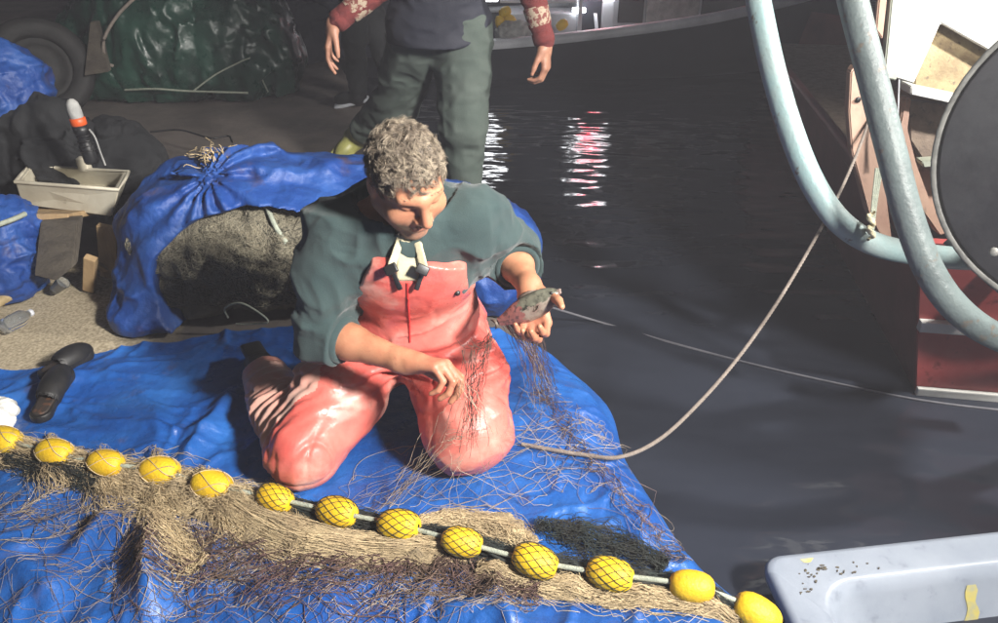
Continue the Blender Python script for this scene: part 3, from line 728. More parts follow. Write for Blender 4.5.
    for (x0, x1, y0, z0, n, ln) in ((-.026, .026, .094, -.056, 260, .009), (-.045, .045, .078, -.102, 420, .008), (-.048, -.014, .091, .026, 60, .010), (.014, .048, .091, .026, 60, .010)):
        for _ in range(n):
            x = g.uniform(x0, x1); p = np.array([x, y0-abs(x)*(.35 if z0 < 0 else .42)+g.normal(0, .002), z0-abs(x)*.15*(z0 < 0)+g.normal(0, .004)])
            d = unit(np.array([np.sign(x)*.5+g.normal(0, .3), .6, -.6 if z0 < 0 else .2])); L.append(hc+(p+np.outer(np.linspace(0, 1, 3)*ln, d))@HM.T)
    link('facial_hair', tubes_mesh(np.array(L), .0009, 3), MT['hair'], t)['kind'] = 'stuff'
    return dict(hc=hc, HM=HM, wrL=wrL, fL=fL, wrR=wrR, fR=fR, knL=knL, surf=surf)
FM = build_fisherman()
# ---------------------------------------------------------------- standing people
def build_stander(label, J, mats, facing, loc, h=.008, pattern=True):
    """J: joints; trousers, jacket, knitted sleeves, boots, bare hands and head"""
    t = thing('person', label, 'person', loc)
    FW_ = unit(facing); UP = A3(0, 0, 1); RT = np.cross(FW_, UP)           # RT = the person's right
    pel, che, nk, hd = J['pel'], J['che'], J['nk'], J['hd']
    TMs = frame(FW_, che-pel); HMs = frame(FW_+A3(0, 0, -.2), (0, 0, 1))
    s = S()
    s.add(ell(pel, (.15, .11, .12), TMs), .03).add(ell(lerp(pel, che, .5), (.14, .10, .16), TMs), .05).add(ell(che, (.16, .11, .17), TMs), .05)
    s.add(rc(J['shR'], J['shL'], .055, .055), .05).add(rc(nk, hd-A3(0, 0, .05), .06, .055), .03)
    for q in 'RL':
        s.add(rc(J['sh'+q], J['el'+q], .055, .042), .03).add(rc(J['el'+q], J['wr'+q], .042, .028), .02)
        s.add(rc(J['hip'+q], J['kn'+q], .08, .055), .03).add(rc(J['kn'+q], J['an'+q], .053, .036), .02)
        fd = unit(J['toe'+q]-J['an'+q]); s.add(rc(J['an'+q], J['toe'+q], .034, .022), .02)
        f = J['hf'+q]; hand(s, J['wr'+q], f, J['hn'+q], 1 if q == 'R' else -1, [(.25, .35, .2), (.3, .4, .25), (.35, .45, .3), (.4, .5, .3)] if q == 'R' else [(.5, .8, .5)]*4, (.8, .38, .4), .25, 1.08, .02)
    head(s, hd, HMs)
    allp = np.array([v for k, v in J.items() if k[:2] not in ('hf', 'hn')]); lo, hi = allp.min(0)-.25, allp.max(0)+.25
    link('body', s.mesh(lo, hi, h*.75), mats['skin'], t)
    def fold(seed, a=.008, sx=(7, 7, 10)):
        def f(p):
            wv = p+.03*np.stack([vnoise(p*7, seed), vnoise(p*7, seed+1), vnoise(p*7, seed+2)], -1)
            return -a*ridge(wv*np.array(sx), seed+3)-a*.5*ridge(wv*np.array(sx)*2.4, seed+4)+a*.3
        return f
    # trousers
    s = S(); kq = mats.get('baggy', 1.0); s.add(ell(pel, (.175*kq, .135*kq, .13), TMs), .04)
    for q in 'RL':
        s.add(rc(J['hip'+q], J['kn'+q], .108*kq, .088*kq), .05).add(rc(J['kn'+q], lerp(J['kn'+q], J['an'+q], .74 if kq > 1 and q == 'R' else .92), .085*kq, .062*kq), .03)
    s.disp = fold(61, .009); s.cut(plane(pel+A3(0, 0, .14), (0, 0, 1)))
    link('trousers', s.mesh(lo, hi, h), mats['trousers'], t)
    # jacket / vest
    s = S(); s.add(ell(pel-A3(0, 0, .03), (.232, .190, .26), TMs), .05).add(ell(lerp(pel, che, .5), (.19, .145, .2), TMs), .06).add(ell(che, (.19, .14, .18), TMs), .06)
    s.add(rc(J['shR'], J['shL'], .07, .07), .05)
    s.disp = fold(71, .008); s.cut(plane(pel-A3(0, 0, .085), (0, 0, -1)))
    link('jacket', s.mesh(lo, hi, h), mats['jacket'], t)
    # sleeves
    for q in 'RL':
        sh, el, wr = J['sh'+q], J['el'+q], J['wr'+q]
        s = S(); s.add(rc(sh, el, .072, .058), .03).add(rc(el, lerp(el, wr, .93), .058, .043), .02); s.disp = fold(81, .005, (12, 12, 16))
        sl = link('sleeve', s.mesh(np.minimum(np.minimum(sh, el), wr)-.12, np.maximum(np.maximum(sh, el), wr)+.12, .006), mats['sleeve'], t)
        if pattern:
            d = unit(wr-el); M = Vector(d).to_track_quat('Z', 'Y').to_matrix()
            for f0, f1 in ((.42, .72),):
                c0 = lerp(el, wr, f0); Ls = np.linalg.norm(lerp(el, wr, f1)-c0); r0, r1 = .0585-.0165*f0+.003, .0585-.0165*f1+.003
                prof = [(r0-.01, 0), (r0, .002)]+[(r0+(r1-r0)*k/6+.0015*(k % 2), Ls*(.05+.9*k/6)) for k in range(7)]+[(r1, Ls-.002), (r1-.01, Ls)]
                link('pattern_band', lathe(prof, 28, M, c0), MT['knitpat'], sl)
            cw = lerp(el, wr, .92); link('cuff', lathe([(.034, -.03), (.047, -.028), (.048, 0), (.046, .018), (.032, .018)], 24, M, cw), mats['sleeve'], sl)
    # boots
    for q in 'RL':
        an, to = J['an'+q], J['toe'+q]; d = unit(to-an); s = S()
        sh_dir = unit(J['kn'+q]-an)
        s.add(rc(an-sh_dir*.02, an+sh_dir*.10, .058, .064), .02).add(rc(an-A3(0, 0, .02), lerp(an, to, .8), .050, .042), .03).add(rc(lerp(an, to, .7), to, .044, .034), .02)
        bt = link('boot', s.mesh(np.minimum(an, to)-.16, np.maximum(an, to)+.16, .006), mats['boot'], t)
        so = unit(A3(d[0], d[1], d[2]))
        Mx = frame(so, sh_dir); cc = lerp(an, to, .45)-Mx[:, 2]*.045
        s2 = S(); s2.add(rbox(cc, (.046, np.linalg.norm(to-an)*.5+.055, .014), .012, Mx), .01); link('sole', s2.mesh(cc-.22, cc+.22, .007), mats['sole'], bt)
    cap = S(); cap.add(ell(hd+HMs@A3(0, -.014, .036), (.084, .102, .092), HMs), .01); cap.cut(plane(hd+HMs@A3(0, 0, .03), HMs@A3(0, .5, -.85))); cap.disp = lambda p: .003*vnoise(p*120, 9)
    link('hair', cap.mesh(hd-.16, hd+.16, .006), MT['haircap'], t)
    return t
c = PY(440, 0, 3.52)[0]
J = dict(pel=A3(c-.01, 3.55, .93), che=A3(c+.0, 3.50, 1.30), nk=A3(c+.01, 3.50, 1.50), hd=A3(c+.01, 3.46, 1.64),
         shR=A3(c-.20, 3.52, 1.44), shL=A3(c+.21, 3.50, 1.44),
         elR=PY(388, -18, 3.50), wrR=PY(334, 24, 3.42), elL=PY(528, -22, 3.46), wrL=PY(545, 44, 3.42),
         hipR=A3(c-.105, 3.57, .88), hipL=A3(c+.095, 3.54, .88),
         knR=A3(c-.26, 3.78, .50), anR=PY(356, 136, 4.02), toeR=PY(341, 155, 3.96),
         knL=A3(c+.09, 3.46, .48), anL=A3(c+.08, 3.50, .085), toeL=A3(c+.07, 3.36, .05),
         hfR=A3(-.35, -.15, -1), hnR=A3(.75, .1, -.2), hfL=A3(.08, -.1, -1), hnL=A3(-.9, .3, 0))
build_stander('man standing behind the kneeling man in navy jacket, patterned maroon sweater sleeves and grey-green trousers', J,
              dict(skin=MT['skin2'], trousers=MT['olive'], jacket=MT['navy'], sleeve=MT['knit'], boot=MT['yboot'], sole=MT['yboot'], baggy=1.24), (0, -1, 0), (c, 3.5, 0))
g0 = P(338, 106); x0, y0 = g0[0]+.16, g0[1]+.02
J = dict(pel=A3(x0+.06, y0, .93), che=A3(x0+.05, y0, 1.30), nk=A3(x0+.03, y0, 1.50), hd=A3(x0+.0, y0, 1.64),
         shR=A3(x0+.05, y0+.20, 1.44), shL=A3(x0+.05, y0-.20, 1.44), elR=A3(x0+.02, y0+.27, 1.16), wrR=A3(x0-.14, y0+.24, .98), elL=A3(x0+.02, y0-.27, 1.16), wrL=A3(x0-.14, y0-.24, .99),
         hipR=A3(x0+.06, y0+.10, .88), hipL=A3(x0+.05, y0-.10, .88), knR=A3(x0+.16, y0+.10, .48), anR=A3(x0+.24, y0+.12, .085), toeR=A3(x0+.10, y0+.13, .05),
         knL=A3(x0+.02, y0-.08, .48), anL=A3(x0+.0, y0-.03, .085), toeL=A3(x0-.15, y0-.03, .05),
         hfR=A3(-.6, 0, -1), hnR=A3(0, -1, 0), hfL=A3(-.6, 0, -1), hnL=A3(0, 1, 0))
build_stander('person in dark trousers and white-soled shoes standing beside the dark green heap', J,
              dict(skin=MT['skin2'], trousers=MT['cloth_black'], jacket=MT['navy'], sleeve=MT['navy'], boot=MT['boot'], sole=MT['farwhite']), (-1, -.1, 0), (x0, y0, 0), .010, False)
# ================================================================== fish in the hand
def build_fish():
    a, b = PD(499, 322, 1.95), PD(559, 291.5, 1.89)
    t = thing('fish', 'small dark silvery fish held in the left hand of the kneeling man', 'fish', (a+b)/2)
    ax = unit(b-a); L = np.linalg.norm(b-a); view = unit((a+b)/2-A3(0, 0, CAM_H)); up = unit(np.cross(view, ax)); up = up if up[2] > 0 else -up; sd = np.cross(ax, up)
    prof = [(0, .012, .004), (.06, .014, .006), (.15, .020, .010), (.3, .030, .017), (.45, .035, .021), (.6, .036, .022), (.72, .034, .021), (.82, .029, .018), (.9, .022, .014), (.95, .016, .010), (.985, .009, .006), (1, .002, .002)]
    pr = np.array(prof); uu = np.linspace(0, 1, 44); prof = np.c_[uu, np.interp(uu, pr[:, 0], pr[:, 1]), np.interp(uu, pr[:, 0], pr[:, 2])]
    n = 48; V = []
    for u, h, w_ in prof:
        for k in range(n):
            th = 2*math.pi*k/n; V.append(a+ax*u*L+up*(math.sin(th)*h*.95-.003*math.sin(u*3))+sd*math.cos(th)*w_)
    Q = [(i*n+k, i*n+(k+1) % n, (i+1)*n+(k+1) % n, (i+1)*n+k) for i in range(len(prof)-1) for k in range(n)]
    body = link('body', npmesh(np.array(V), np.array(Q)), MT['fishback'], t); body.data.materials.append(MT['fishbelly']); body.data.materials.append(MT['fishpink'])
    for p in body.data.polygons:
        k = p.index % n; i = p.index//n
        p.material_index = 1 if (math.sin(2*math.pi*(k+.5)/n) < .30-.5*i/44+.10*math.sin(i*.9)+.06*math.sin(i*2.3)) else 0
        if i < 17+2*math.sin(k): p.material_index = 2
    tail = [a+ax*.010, a-ax*.010+up*.013, a-ax*.018+up*.015, a-ax*.011, a-ax*.018-up*.013, a-ax*.010-up*.011]
    link('tail_fin', slab([v-sd*.0012 for v in tail], [v+sd*.0012 for v in tail]), MT['fin'], t)
    fin = [a+ax*L*.38+up*.026, a+ax*L*.44+up*.036, a+ax*L*.6+up*.037, a+ax*L*.72+up*.030, a+ax*L*.55+up*.022]
    link('dorsal_fin', slab([v-sd*.001 for v in fin], [v+sd*.001 for v in fin]), MT['fin'], t)
    tow = -sd if (sd@view) > 0 else sd
    pf = [a+ax*L*.72+tow*.019-up*.004, a+ax*L*.66+tow*.024-up*.014, a+ax*L*.58+tow*.023-up*.016, a+ax*L*.62+tow*.022-up*.004]
    link('pectoral_fin', slab([v-up*.001 for v in pf], [v+up*.001 for v in pf]), MT['fin'], t)
    for q in (-1, 1):
        s = S(); ec = a+ax*L*.91+sd*q*.0125+up*.005; s.add(ell(ec, (.0045,)*3), .01); link('eye', s.mesh(ec-.01, ec+.01, .0015), MT['black'], t)
    mo = S(); mc = a+ax*L*.99; mo.add(rc(mc-up*.001-ax*.012, mc+ax*.003-up*.004, .006, .004), .004).add(rc(mc-ax*.012+up*.003, mc+ax*.006+up*.003, .006, .0035), .003)
    link('mouth', mo.mesh(mc-.025, mc+.025, .002), MT['fishbelly'], t)
build_fish()
# ================================================================== the net with its yellow floats
FLOATS = [(4, 440), (55, 453), (106, 463), (160, 471), (212, 485), (275, 498), (337, 512), (399, 525), (462, 542), (535, 561), (610, 574), (692, 586), (757, 613)]
def gp(x, y, dz=0.0): return on_tarp(P(x, y, .02)[None], dz)[0]
def flow(path, width, n, N=14, seglen=(.2, .6), wig=.012, hmax=.03, seed=1, px=True, lat=None, base=.002, freq=3.0, drift=0.25):
    """n strands that run along a path on the tarp, wandering sideways, heaped up to hmax in the middle"""
    g = np.random.default_rng(seed)
    pts = np.array([P(x, y)[:2] for x, y in path]) if px else np.array(path)[:, :2]
    dense = smooth_path(np.c_[pts, pts[:, 0]*0], 200)[:, :2]
    if np.ndim(width) == 0: width = [width]*2
    W = np.interp(np.linspace(0, 1, 200), np.linspace(0, 1, len(width)), width)
    T = np.gradient(dense, axis=0); T /= np.linalg.norm(T, axis=1, keepdims=True)+1e-9; Nn = np.c_[-T[:, 1], T[:, 0]]
    t0 = g.uniform(-.05, 1, n); ln = g.uniform(*seglen, n); k = np.linspace(0, 1, N)
    tt = np.clip(t0[:, None]+ln[:, None]*(k[None]-.3), 0, 1)*199
    ii = tt.astype(int).clip(0, 198); ff = (tt-ii)[..., None]
    c = dense[ii]*(1-ff)+dense[ii+1]*ff; nn = Nn[ii]; ww = W[ii]
    l0 = g.normal(0, .45, n)[:, None]; l1 = l0+g.normal(0, drift*2, n)[:, None]
    off = l0*(1-k)+l1*k
    ph = g.uniform(0, 6.28, (n, 3)); fr = freq*g.uniform(.6, 1.7, (n, 3))
    wv = sum(np.sin(6.28*fr[:, j:j+1]*k[None]*(j+1)*.5+ph[:, j:j+1])/(j+1) for j in range(3))
    wv2 = sum(np.sin(6.28*fr[:, j:j+1]*k[None]*(j+1)*.45+ph[:, ::-1][:, j:j+1])/(j+1) for j in range(3))
    xy = c+nn*(off*ww+wv*wig)[..., None]+np.stack([nn[..., 1], -nn[..., 0]], -1)*(wv2*wig)[..., None]
    dome = np.exp(-off**2*1.6)
    hz = base+hmax*dome*(g.uniform(0, 1, n)[:, None]**.7)+.004*np.abs(wv2)*(hmax > .008)+.0015*(wv2+1)
    a_, b_ = toAB(xy); over = np.maximum(a_-.0, 0)[..., None]; xy = xy-over*eN*.9
    return on_tarp(xy)+np.concatenate([xy*0, hz[..., None]], -1)
def heap(path, width, hmax, seed=2, N=90, K=22):
    """low mound of bunched netting along a path"""
    pts = np.array([P(x, y)[:2] for x, y in path]); d = smooth_path(np.c_[pts, pts[:, 0]*0], N)[:, :2]
    T = np.gradient(d, axis=0); T /= np.linalg.norm(T, axis=1, keepdims=True)+1e-9; Nn = np.c_[-T[:, 1], T[:, 0]]
    u = np.linspace(-1, 1, K); W = np.interp(np.linspace(0, 1, N), np.linspace(0, 1, len(width)), width)
    edge = 1+.35*vnoise(np.c_[np.arange(N)*.21, np.zeros(N), np.zeros(N)], seed)
    xy = d[:, None]+Nn[:, None]*(u[None, :, None]*(W*edge)[:, None, None])
    prof = np.sqrt(np.clip(1-u**2, 0, 1))[None]*np.clip(np.minimum(np.arange(N), N-1-np.arange(N))/8, 0, 1)[:, None]**.5
    p = np.concatenate([xy, xy[..., :1]*0], -1)
    z = prof*hmax*(.65+.35*vnoise(p*16, seed+1)+.3*ridge(p*38, seed+2))-.004*(1-prof)
    return grid_mesh(on_tarp(xy)+np.concatenate([xy*0, z[..., None]], -1))
def build_net():
    ctr = gp(337, 540)
    t = thing('fishing_net', 'tan and dark fishing net with a row of yellow floats lying on the blue tarpaulin', 'fishing net', ctr)
    fp = [on_tarp(P(x, y, .05)[None], .05)[0] for x, y in FLOATS]
    fp = [np.array([P(x, y, p[2])[0], P(x, y, p[2])[1], p[2]]) for (x, y), p in zip(FLOATS, fp)]
    fp[-1] = P(757, 613, .015)
    ext = [fp[0]+(fp[0]-fp[1])]+fp+[fp[-1]+A3(.09, -.12, -.05)]
    rope = smooth_path(ext, 160); link('float_rope', tubes_mesh(rope, .0065, 6), MT['ropepale'], t)
    r2 = rope+np.c_[.010*np.sin(np.arange(160)*.5), .008*np.cos(np.arange(160)*.37), -.012-.004*np.sin(np.arange(160)*.23)]
    link('net_rope', tubes_mesh(r2, .004, 5), MT['net_dark'], t)
    # floats
    n = 20; prof = [(.006, -.052), (.014, -.0535), (.022, -.050), (.030, -.041), (.0365, -.026), (.039, -.008), (.039, .008), (.0365, .026), (.030, .041), (.022, .050), (.014, .0535), (.006, .052)]
    base = lathe(prof, n); base.materials.append(MT['float']); base.polygons.foreach_set('use_smooth', [True]*len(base.polygons))
    L = []
    for k in range(12):                      # the mesh drawn tight round each float
        for sgn in (1, -1):
            z = np.linspace(-.050, .050, 15); r = np.interp(z, [p[1] for p in prof], [p[0] for p in prof])+.0010
            a = k*2*math.pi/12+sgn*z*16; L.append(np.c_[r*np.cos(a), r*np.sin(a), z])
    nm = tubes_mesh(np.array(L), .0009, 3); nm.materials.append(MT['net_dark'])
    nm2 = tubes_mesh(np.array(L)[::3]*1.01, .0014, 3); nm2.materials.append(MT['net_tan'])
    for i, p in enumerate(fp):
        d = Vector(ext[i+2]-ext[i]).normalized(); q = d.to_track_quat('Z', 'Y').to_matrix().to_4x4() @ Matrix.Rotation(i*1.7, 4, 'Z') @ Matrix.Rotation(.16*math.sin(i*3.3), 4, 'X')
        sc = 1.0+.06*math.sin(i*2.1+.5)
        o = bpy.data.objects.new('float', base); C.objects.link(o); o.parent = t
        o.matrix_local = Matrix.Translation(Vector(p)-t.location) @ q @ Matrix.Scale(sc, 4)
        if i < 11: m = bpy.data.objects.new('netting', nm if i > 4 else nm2); C.objects.link(m); m.parent = o
    def N_(name, meshdata, m, r, sides=3):
        o = link(name, tubes_mesh(meshdata, r, sides), m, t); o['kind'] = 'stuff'; return o
    # --- tan bunches round the left floats and the fan streaming to the right
    left = [(-30, 452), (55, 468), (106, 480), (160, 492), (215, 506), (260, 520)]
    hp = link('bunched_netting', heap(left, [.05, .05, .06, .075, .07, .04], .045), MT['net_core'], t); hp['kind'] = 'stuff'
    hp = link('bunched_netting', heap([(200, 505), (250, 525), (310, 545), (380, 560), (440, 566)], [.05, .075, .07, .05, .02], .035, 12), MT['net_core'], t); hp['kind'] = 'stuff'
    A = [flow(left, [.05, .05, .065, .08, .08], 620, seglen=(.12, .35), wig=.010, hmax=.055, seed=1)]
    for i in range(1, 6):
        x, y = FLOATS[i]
        A.append(flow([(x, y-6), (x-8+4*i, y+22), (x+2+6*i, y+45+i*3)], [.022, .05, .075], 130, seglen=(.5, 1.0), wig=.006, hmax=.035, seed=20+i, freq=2))
    A.append(flow([(205, 482), (235, 515), (300, 545), (380, 556), (470, 562)], [.02, .06, .07, .05, .03], 650, seglen=(.4, .9), wig=.006, hmax=.04, seed=3, freq=2.2))
    A.append(flow([(150, 490), (170, 540), (200, 575)], [.03, .06, .03], 200, seglen=(.4, .9), wig=.010, hmax=.03, seed=33))
    A.append(flow([(395, 545), (450, 530), (500, 540), (530, 555)], [.02, .05, .05, .02], 520, seglen=(.3, .7), wig=.008, hmax=.035, seed=4))
    A.append(flow([(480, 578), (560, 592), (640, 604), (745, 622)], [.02, .04, .035, .015], 600, seglen=(.25, .6), wig=.006, hmax=.03, seed=5))
    N_('tan_netting', np.concatenate(A), MT['net_tan'], RNG.uniform(.0004, .0009, sum(len(a) for a in A)))
    for k, (pth, wd, hh) in enumerate((([(400, 542), (450, 528), (505, 536), (535, 552)], [.02, .05, .045, .02], .03), ([(490, 582), (560, 594), (640, 606), (740, 624)], [.02, .035, .03, .015], .025))):
        hp = link('bunched_netting', heap(pth, wd, hh, 30+k), MT['net_core'], t); hp['kind'] = 'stuff'
    # --- dark green netting under the float rope
    A = [flow([(262, 508), (337, 528), (399, 541), (462, 556), (535, 573), (610, 588), (700, 602), (760, 625)], [.03, .045, .045, .04, .04, .04, .02], 900, seglen=(.08, .3), wig=.009, hmax=.04, seed=6),
         flow([(10, 468), (60, 482), (100, 494)], [.03, .05, .03], 160, seglen=(.3, .7), wig=.010, hmax=.035, seed=7), flow([(540, 535), (600, 550), (660, 575)], [.02, .06, .02], 220, seglen=(.3, .8), wig=.01, hmax=.03, seed=8)]
    N_('dark_netting', np.concatenate(A), MT['net_dark'], RNG.uniform(.0006, .0011, sum(len(a) for a in A)))
    # --- purple brown netting spread below: slack diamond mesh, gathered and wrinkled
    def net_patch(path, width, cell, seed, warp=.05, crump=.010, hz=.012, gather=1.0):
        pts = np.array([P(x, y)[:2] for x, y in path]); d = smooth_path(np.c_[pts, pts[:, 0]*0], 300)[:, :2]
        ln = np.linalg.norm(np.diff(d, axis=0), axis=1).sum(); W_ = np.interp(np.linspace(0, 1, 300), np.linspace(0, 1, len(width)), width)
        T = np.gradient(d, axis=0); T /= np.linalg.norm(T, axis=1, keepdims=True)+1e-9; Nn = np.c_[-T[:, 1], T[:, 0]]
        ni = int(ln/cell*gather); nj = int(2*max(width)/cell*gather); sub = 3
        i_ = np.arange(ni*sub+1)/sub; tri = lambda q: np.abs((q % 2)-1)*2-1
        L = []
        for j in range(nj):
            u = (j+.5*tri(i_+j)*1.0)/nj*2-1; q = i_/ni*298; a = q.astype(int); f = (q-a)[:, None]
            c_ = d[a]*(1-f)+d[a+1]*f; xy = c_+Nn[a]*(u*W_[a])[:, None]
            p3 = np.c_[xy*7, np.full(len(xy), seed*1.0)]; xy = xy+warp*np.c_[vnoise(p3, seed), vnoise(p3, seed+1)]
            p4 = np.c_[xy*26, np.full(len(xy), j*.35)]; xy = xy+crump*np.c_[vnoise(p4, seed+2), vnoise(p4, seed+3)]
            over = np.maximum(toAB(xy)[0], 0)[:, None]; xy = xy-over*eN*.9
            L.append(on_tarp(xy)+np.c_[xy*0, .002+hz*np.abs(vnoise(p4*.8, seed+4))])
        return np.array(L)
    for k, (pth, wd, cell, gth) in enumerate((([(150, 555), (230, 575), (330, 585), (430, 580), (520, 590)], [.10, .15, .13, .07, .04], .026, 1.5), ([(160, 590), (240, 605), (330, 625)], [.10, .14, .10], .028, 1.3),
            ([(540, 395), (580, 452), (625, 510), (675, 562)], [.02, .045, .05, .03], .042, 1.2), ([(-20, 500), (60, 508), (140, 525)], [.05, .07, .05], .028, 1.3), ([(375, 505), (440, 462), (480, 432)], [.03, .04, .02], .022, 1.4))):
        N_('purple_netting', net_patch(pth, wd, cell, 300+k*9, .05, .012, .014, gth), MT['net_purple'], .0006)
    for k, (pth, wd, cell, gth) in enumerate((([(-30, 545), (80, 580), (190, 610)], [.22, .26, .2], .075, 1.0), ([(520, 385), (590, 455), (680, 555)], [.10, .13, .08], .065, 1.0), ([(400, 480), (470, 490), (560, 500)], [.06, .09, .07], .045, 1.0), ([(250, 600), (380, 600), (520, 610)], [.10, .10, .06], .04, 1.0))):
        N_('pale_netting', net_patch(pth, wd, cell, 400+k*9, .06, .009, .008, gth), MT['net_mauve'] if k < 2 else MT['strand'], .00065)
    for k, (pth, wd, cell, gth) in enumerate((([(205, 488), (240, 522), (305, 550), (385, 562), (470, 566)], [.03, .08, .09, .06, .03], .020, 1.6), ([(60, 470), (130, 492), (210, 512)], [.06, .09, .09], .022, 1.5),
            ([(400, 545), (450, 528), (505, 538), (535, 555)], [.03, .06, .055, .02], .020, 1.5), ([(150, 500), (175, 545), (205, 590)], [.05, .08, .06], .022, 1.5), ([(490, 580), (560, 593), (640, 605), (740, 623)], [.025, .045, .04, .015], .020, 1.5))):
        nn = net_patch(pth, wd, cell, 500+k*9, .05, .010, .012, gth); nn[..., 2] += .030*np.exp(-(np.linspace(-1, 1, len(nn))[:, None]/.6)**2); N_('tan_netting', nn, MT['net_tan'], .0006)
    A = [flow([(150, 560), (230, 570), (330, 580), (430, 578), (520, 590)], [.10, .14, .11, .07, .05], 90, N=30, seglen=(.2, .6), wig=.035, hmax=.02, seed=9, freq=4),
         flow([(540, 398), (580, 452), (625, 510), (675, 562)], [.02, .03, .035, .02], 16, N=30, seglen=(.2, .6), wig=.018, hmax=.010, seed=11, freq=4)]
    N_('purple_netting', np.concatenate(A), MT['net_purple'], RNG.uniform(.0007, .0014, sum(len(a) for a in A)))
    # --- single pale strands wandering over the tarpaulin
    A = [flow([(-20, 560), (80, 580), (180, 590)], [.25, .28, .2], 26, 40, (.4, 1.0), .035, .004, seed=14, freq=3),
         flow([(200, 600), (350, 590), (520, 600)], [.12, .10, .08], 40, 40, (.2, .6), .034, .008, seed=15, freq=3.5),
         flow([(360, 505), (450, 470), (560, 440), (600, 430)], [.10, .16, .16, .08], 26, 40, (.3, .8), .034, .004, seed=16, freq=2.2),
         flow([(530, 400), (600, 470), (680, 560)], [.08, .09, .05], 12, 40, (.3, .8), .030, .004, seed=17, freq=2.5),
         flow([(0, 510), (120, 530), (250, 550)], [.10, .12, .1], 50, 40, (.3, .7), .028, .008, seed=18, freq=3)]
    N_('loose_strands', np.concatenate(A), MT['strand'], RNG.uniform(.0004, .0007, sum(len(a) for a in A)))
    # --- diamond mesh stretched from the hand over the knee to the float line
    def seg(a, b, sag, n=14, jit=.006, seed=0):
        g = np.random.default_rng(seed); k = np.linspace(0, 1, n)
        q = np.outer(1-k, a)+np.outer(k, b); q[:, 2] -= sag*4*k*(1-k); j = np.cumsum(g.normal(0, jit, (n, 3)), 0); j -= np.outer(k, j[-1]); return q+j*.5
    A = []; g = np.random.default_rng(77)
    hnd = PD(461, 381, 1.86); fsh = PD(490, 335, 1.93); kt = [PD(x, y, 1.935) for x, y in ((470, 345), (468, 385), (466, 430))]
    for k in range(26):
        a = fsh+g.normal(0, .006, 3); b = kt[g.integers(0, 3)]+g.normal(0, .012, 3)
        A.append(seg(a, b, .02, seed=k))
    for k in range(22):
        a = PD(475+g.normal(0, 6), 350, 1.93); b = PD(468+g.normal(0, 10), 440+g.normal(0, 14), 1.93); A.append(seg(a, b, .0, jit=.004, seed=100+k))
    N_('hanging_netting', np.array(A), MT['net_purple'], .0007)
    A = []
    for k in range(20):                                         # from the hand across the knee
        a = hnd+g.normal(0, .008, 3); b = PD(g.uniform(430, 500), g.uniform(425, 450), 1.94); A.append(seg(a, b, .0, seed=200+k))
    for k in range(20):                                         # fanned twine on the knee
        a = PD(450+g.normal(0, 4), 437+g.normal(0, 4), 1.935); b = PD(g.uniform(465, 500), g.uniform(425, 452), 1.945); A.append(seg(a, b, .0, seed=240+k))
    for k in range(26):                                         # knee down to the floats
        a = PD(g.uniform(420, 470), g.uniform(430, 460), 1.96); b = gp(g.uniform(350, 400), g.uniform(495, 520), .01); A.append(seg(a, b, .01, seed=300+k))
    for k in range(16):
        a = PD(g.uniform(440, 500), g.uniform(440, 468), 1.97); b = gp(g.uniform(400, 560), g.uniform(490, 545), .008); A.append(seg(a, b, .01, seed=330+k, jit=.009))
    for k in range(14):                                         # off the right side of the knee
        a = PD(519+g.normal(0, 3), g.uniform(375, 450), 2.03); b = gp(g.uniform(545, 640), g.uniform(380, 520), .006); A.append(seg(a, b, .01, seed=360+k, jit=.009))
    for k in range(26):                                         # hanging below the fish
        a = PD(g.uniform(500, 540), 318, 1.95); b = gp(g.uniform(530, 560), g.uniform(385, 420), .006); A.append(seg(a, b, .0, seed=400+k, jit=.010))
    o = N_('stretched_twine', np.array(A)[::2], MT['strand'], .0006)
    L = []                                                     # veil of fine purple mesh beneath the fish
    for k in range(60):
        a = PD(500+40*g.uniform(), 316+g.uniform(0, 6), 1.96); b = gp(528+34*g.uniform(), 360+60*g.uniform(), .006); L.append(seg(a, b, 0, seed=500+k, jit=.007))
    N_('hanging_netting', np.array(L), MT['net_purple'], .0007)
build_net()
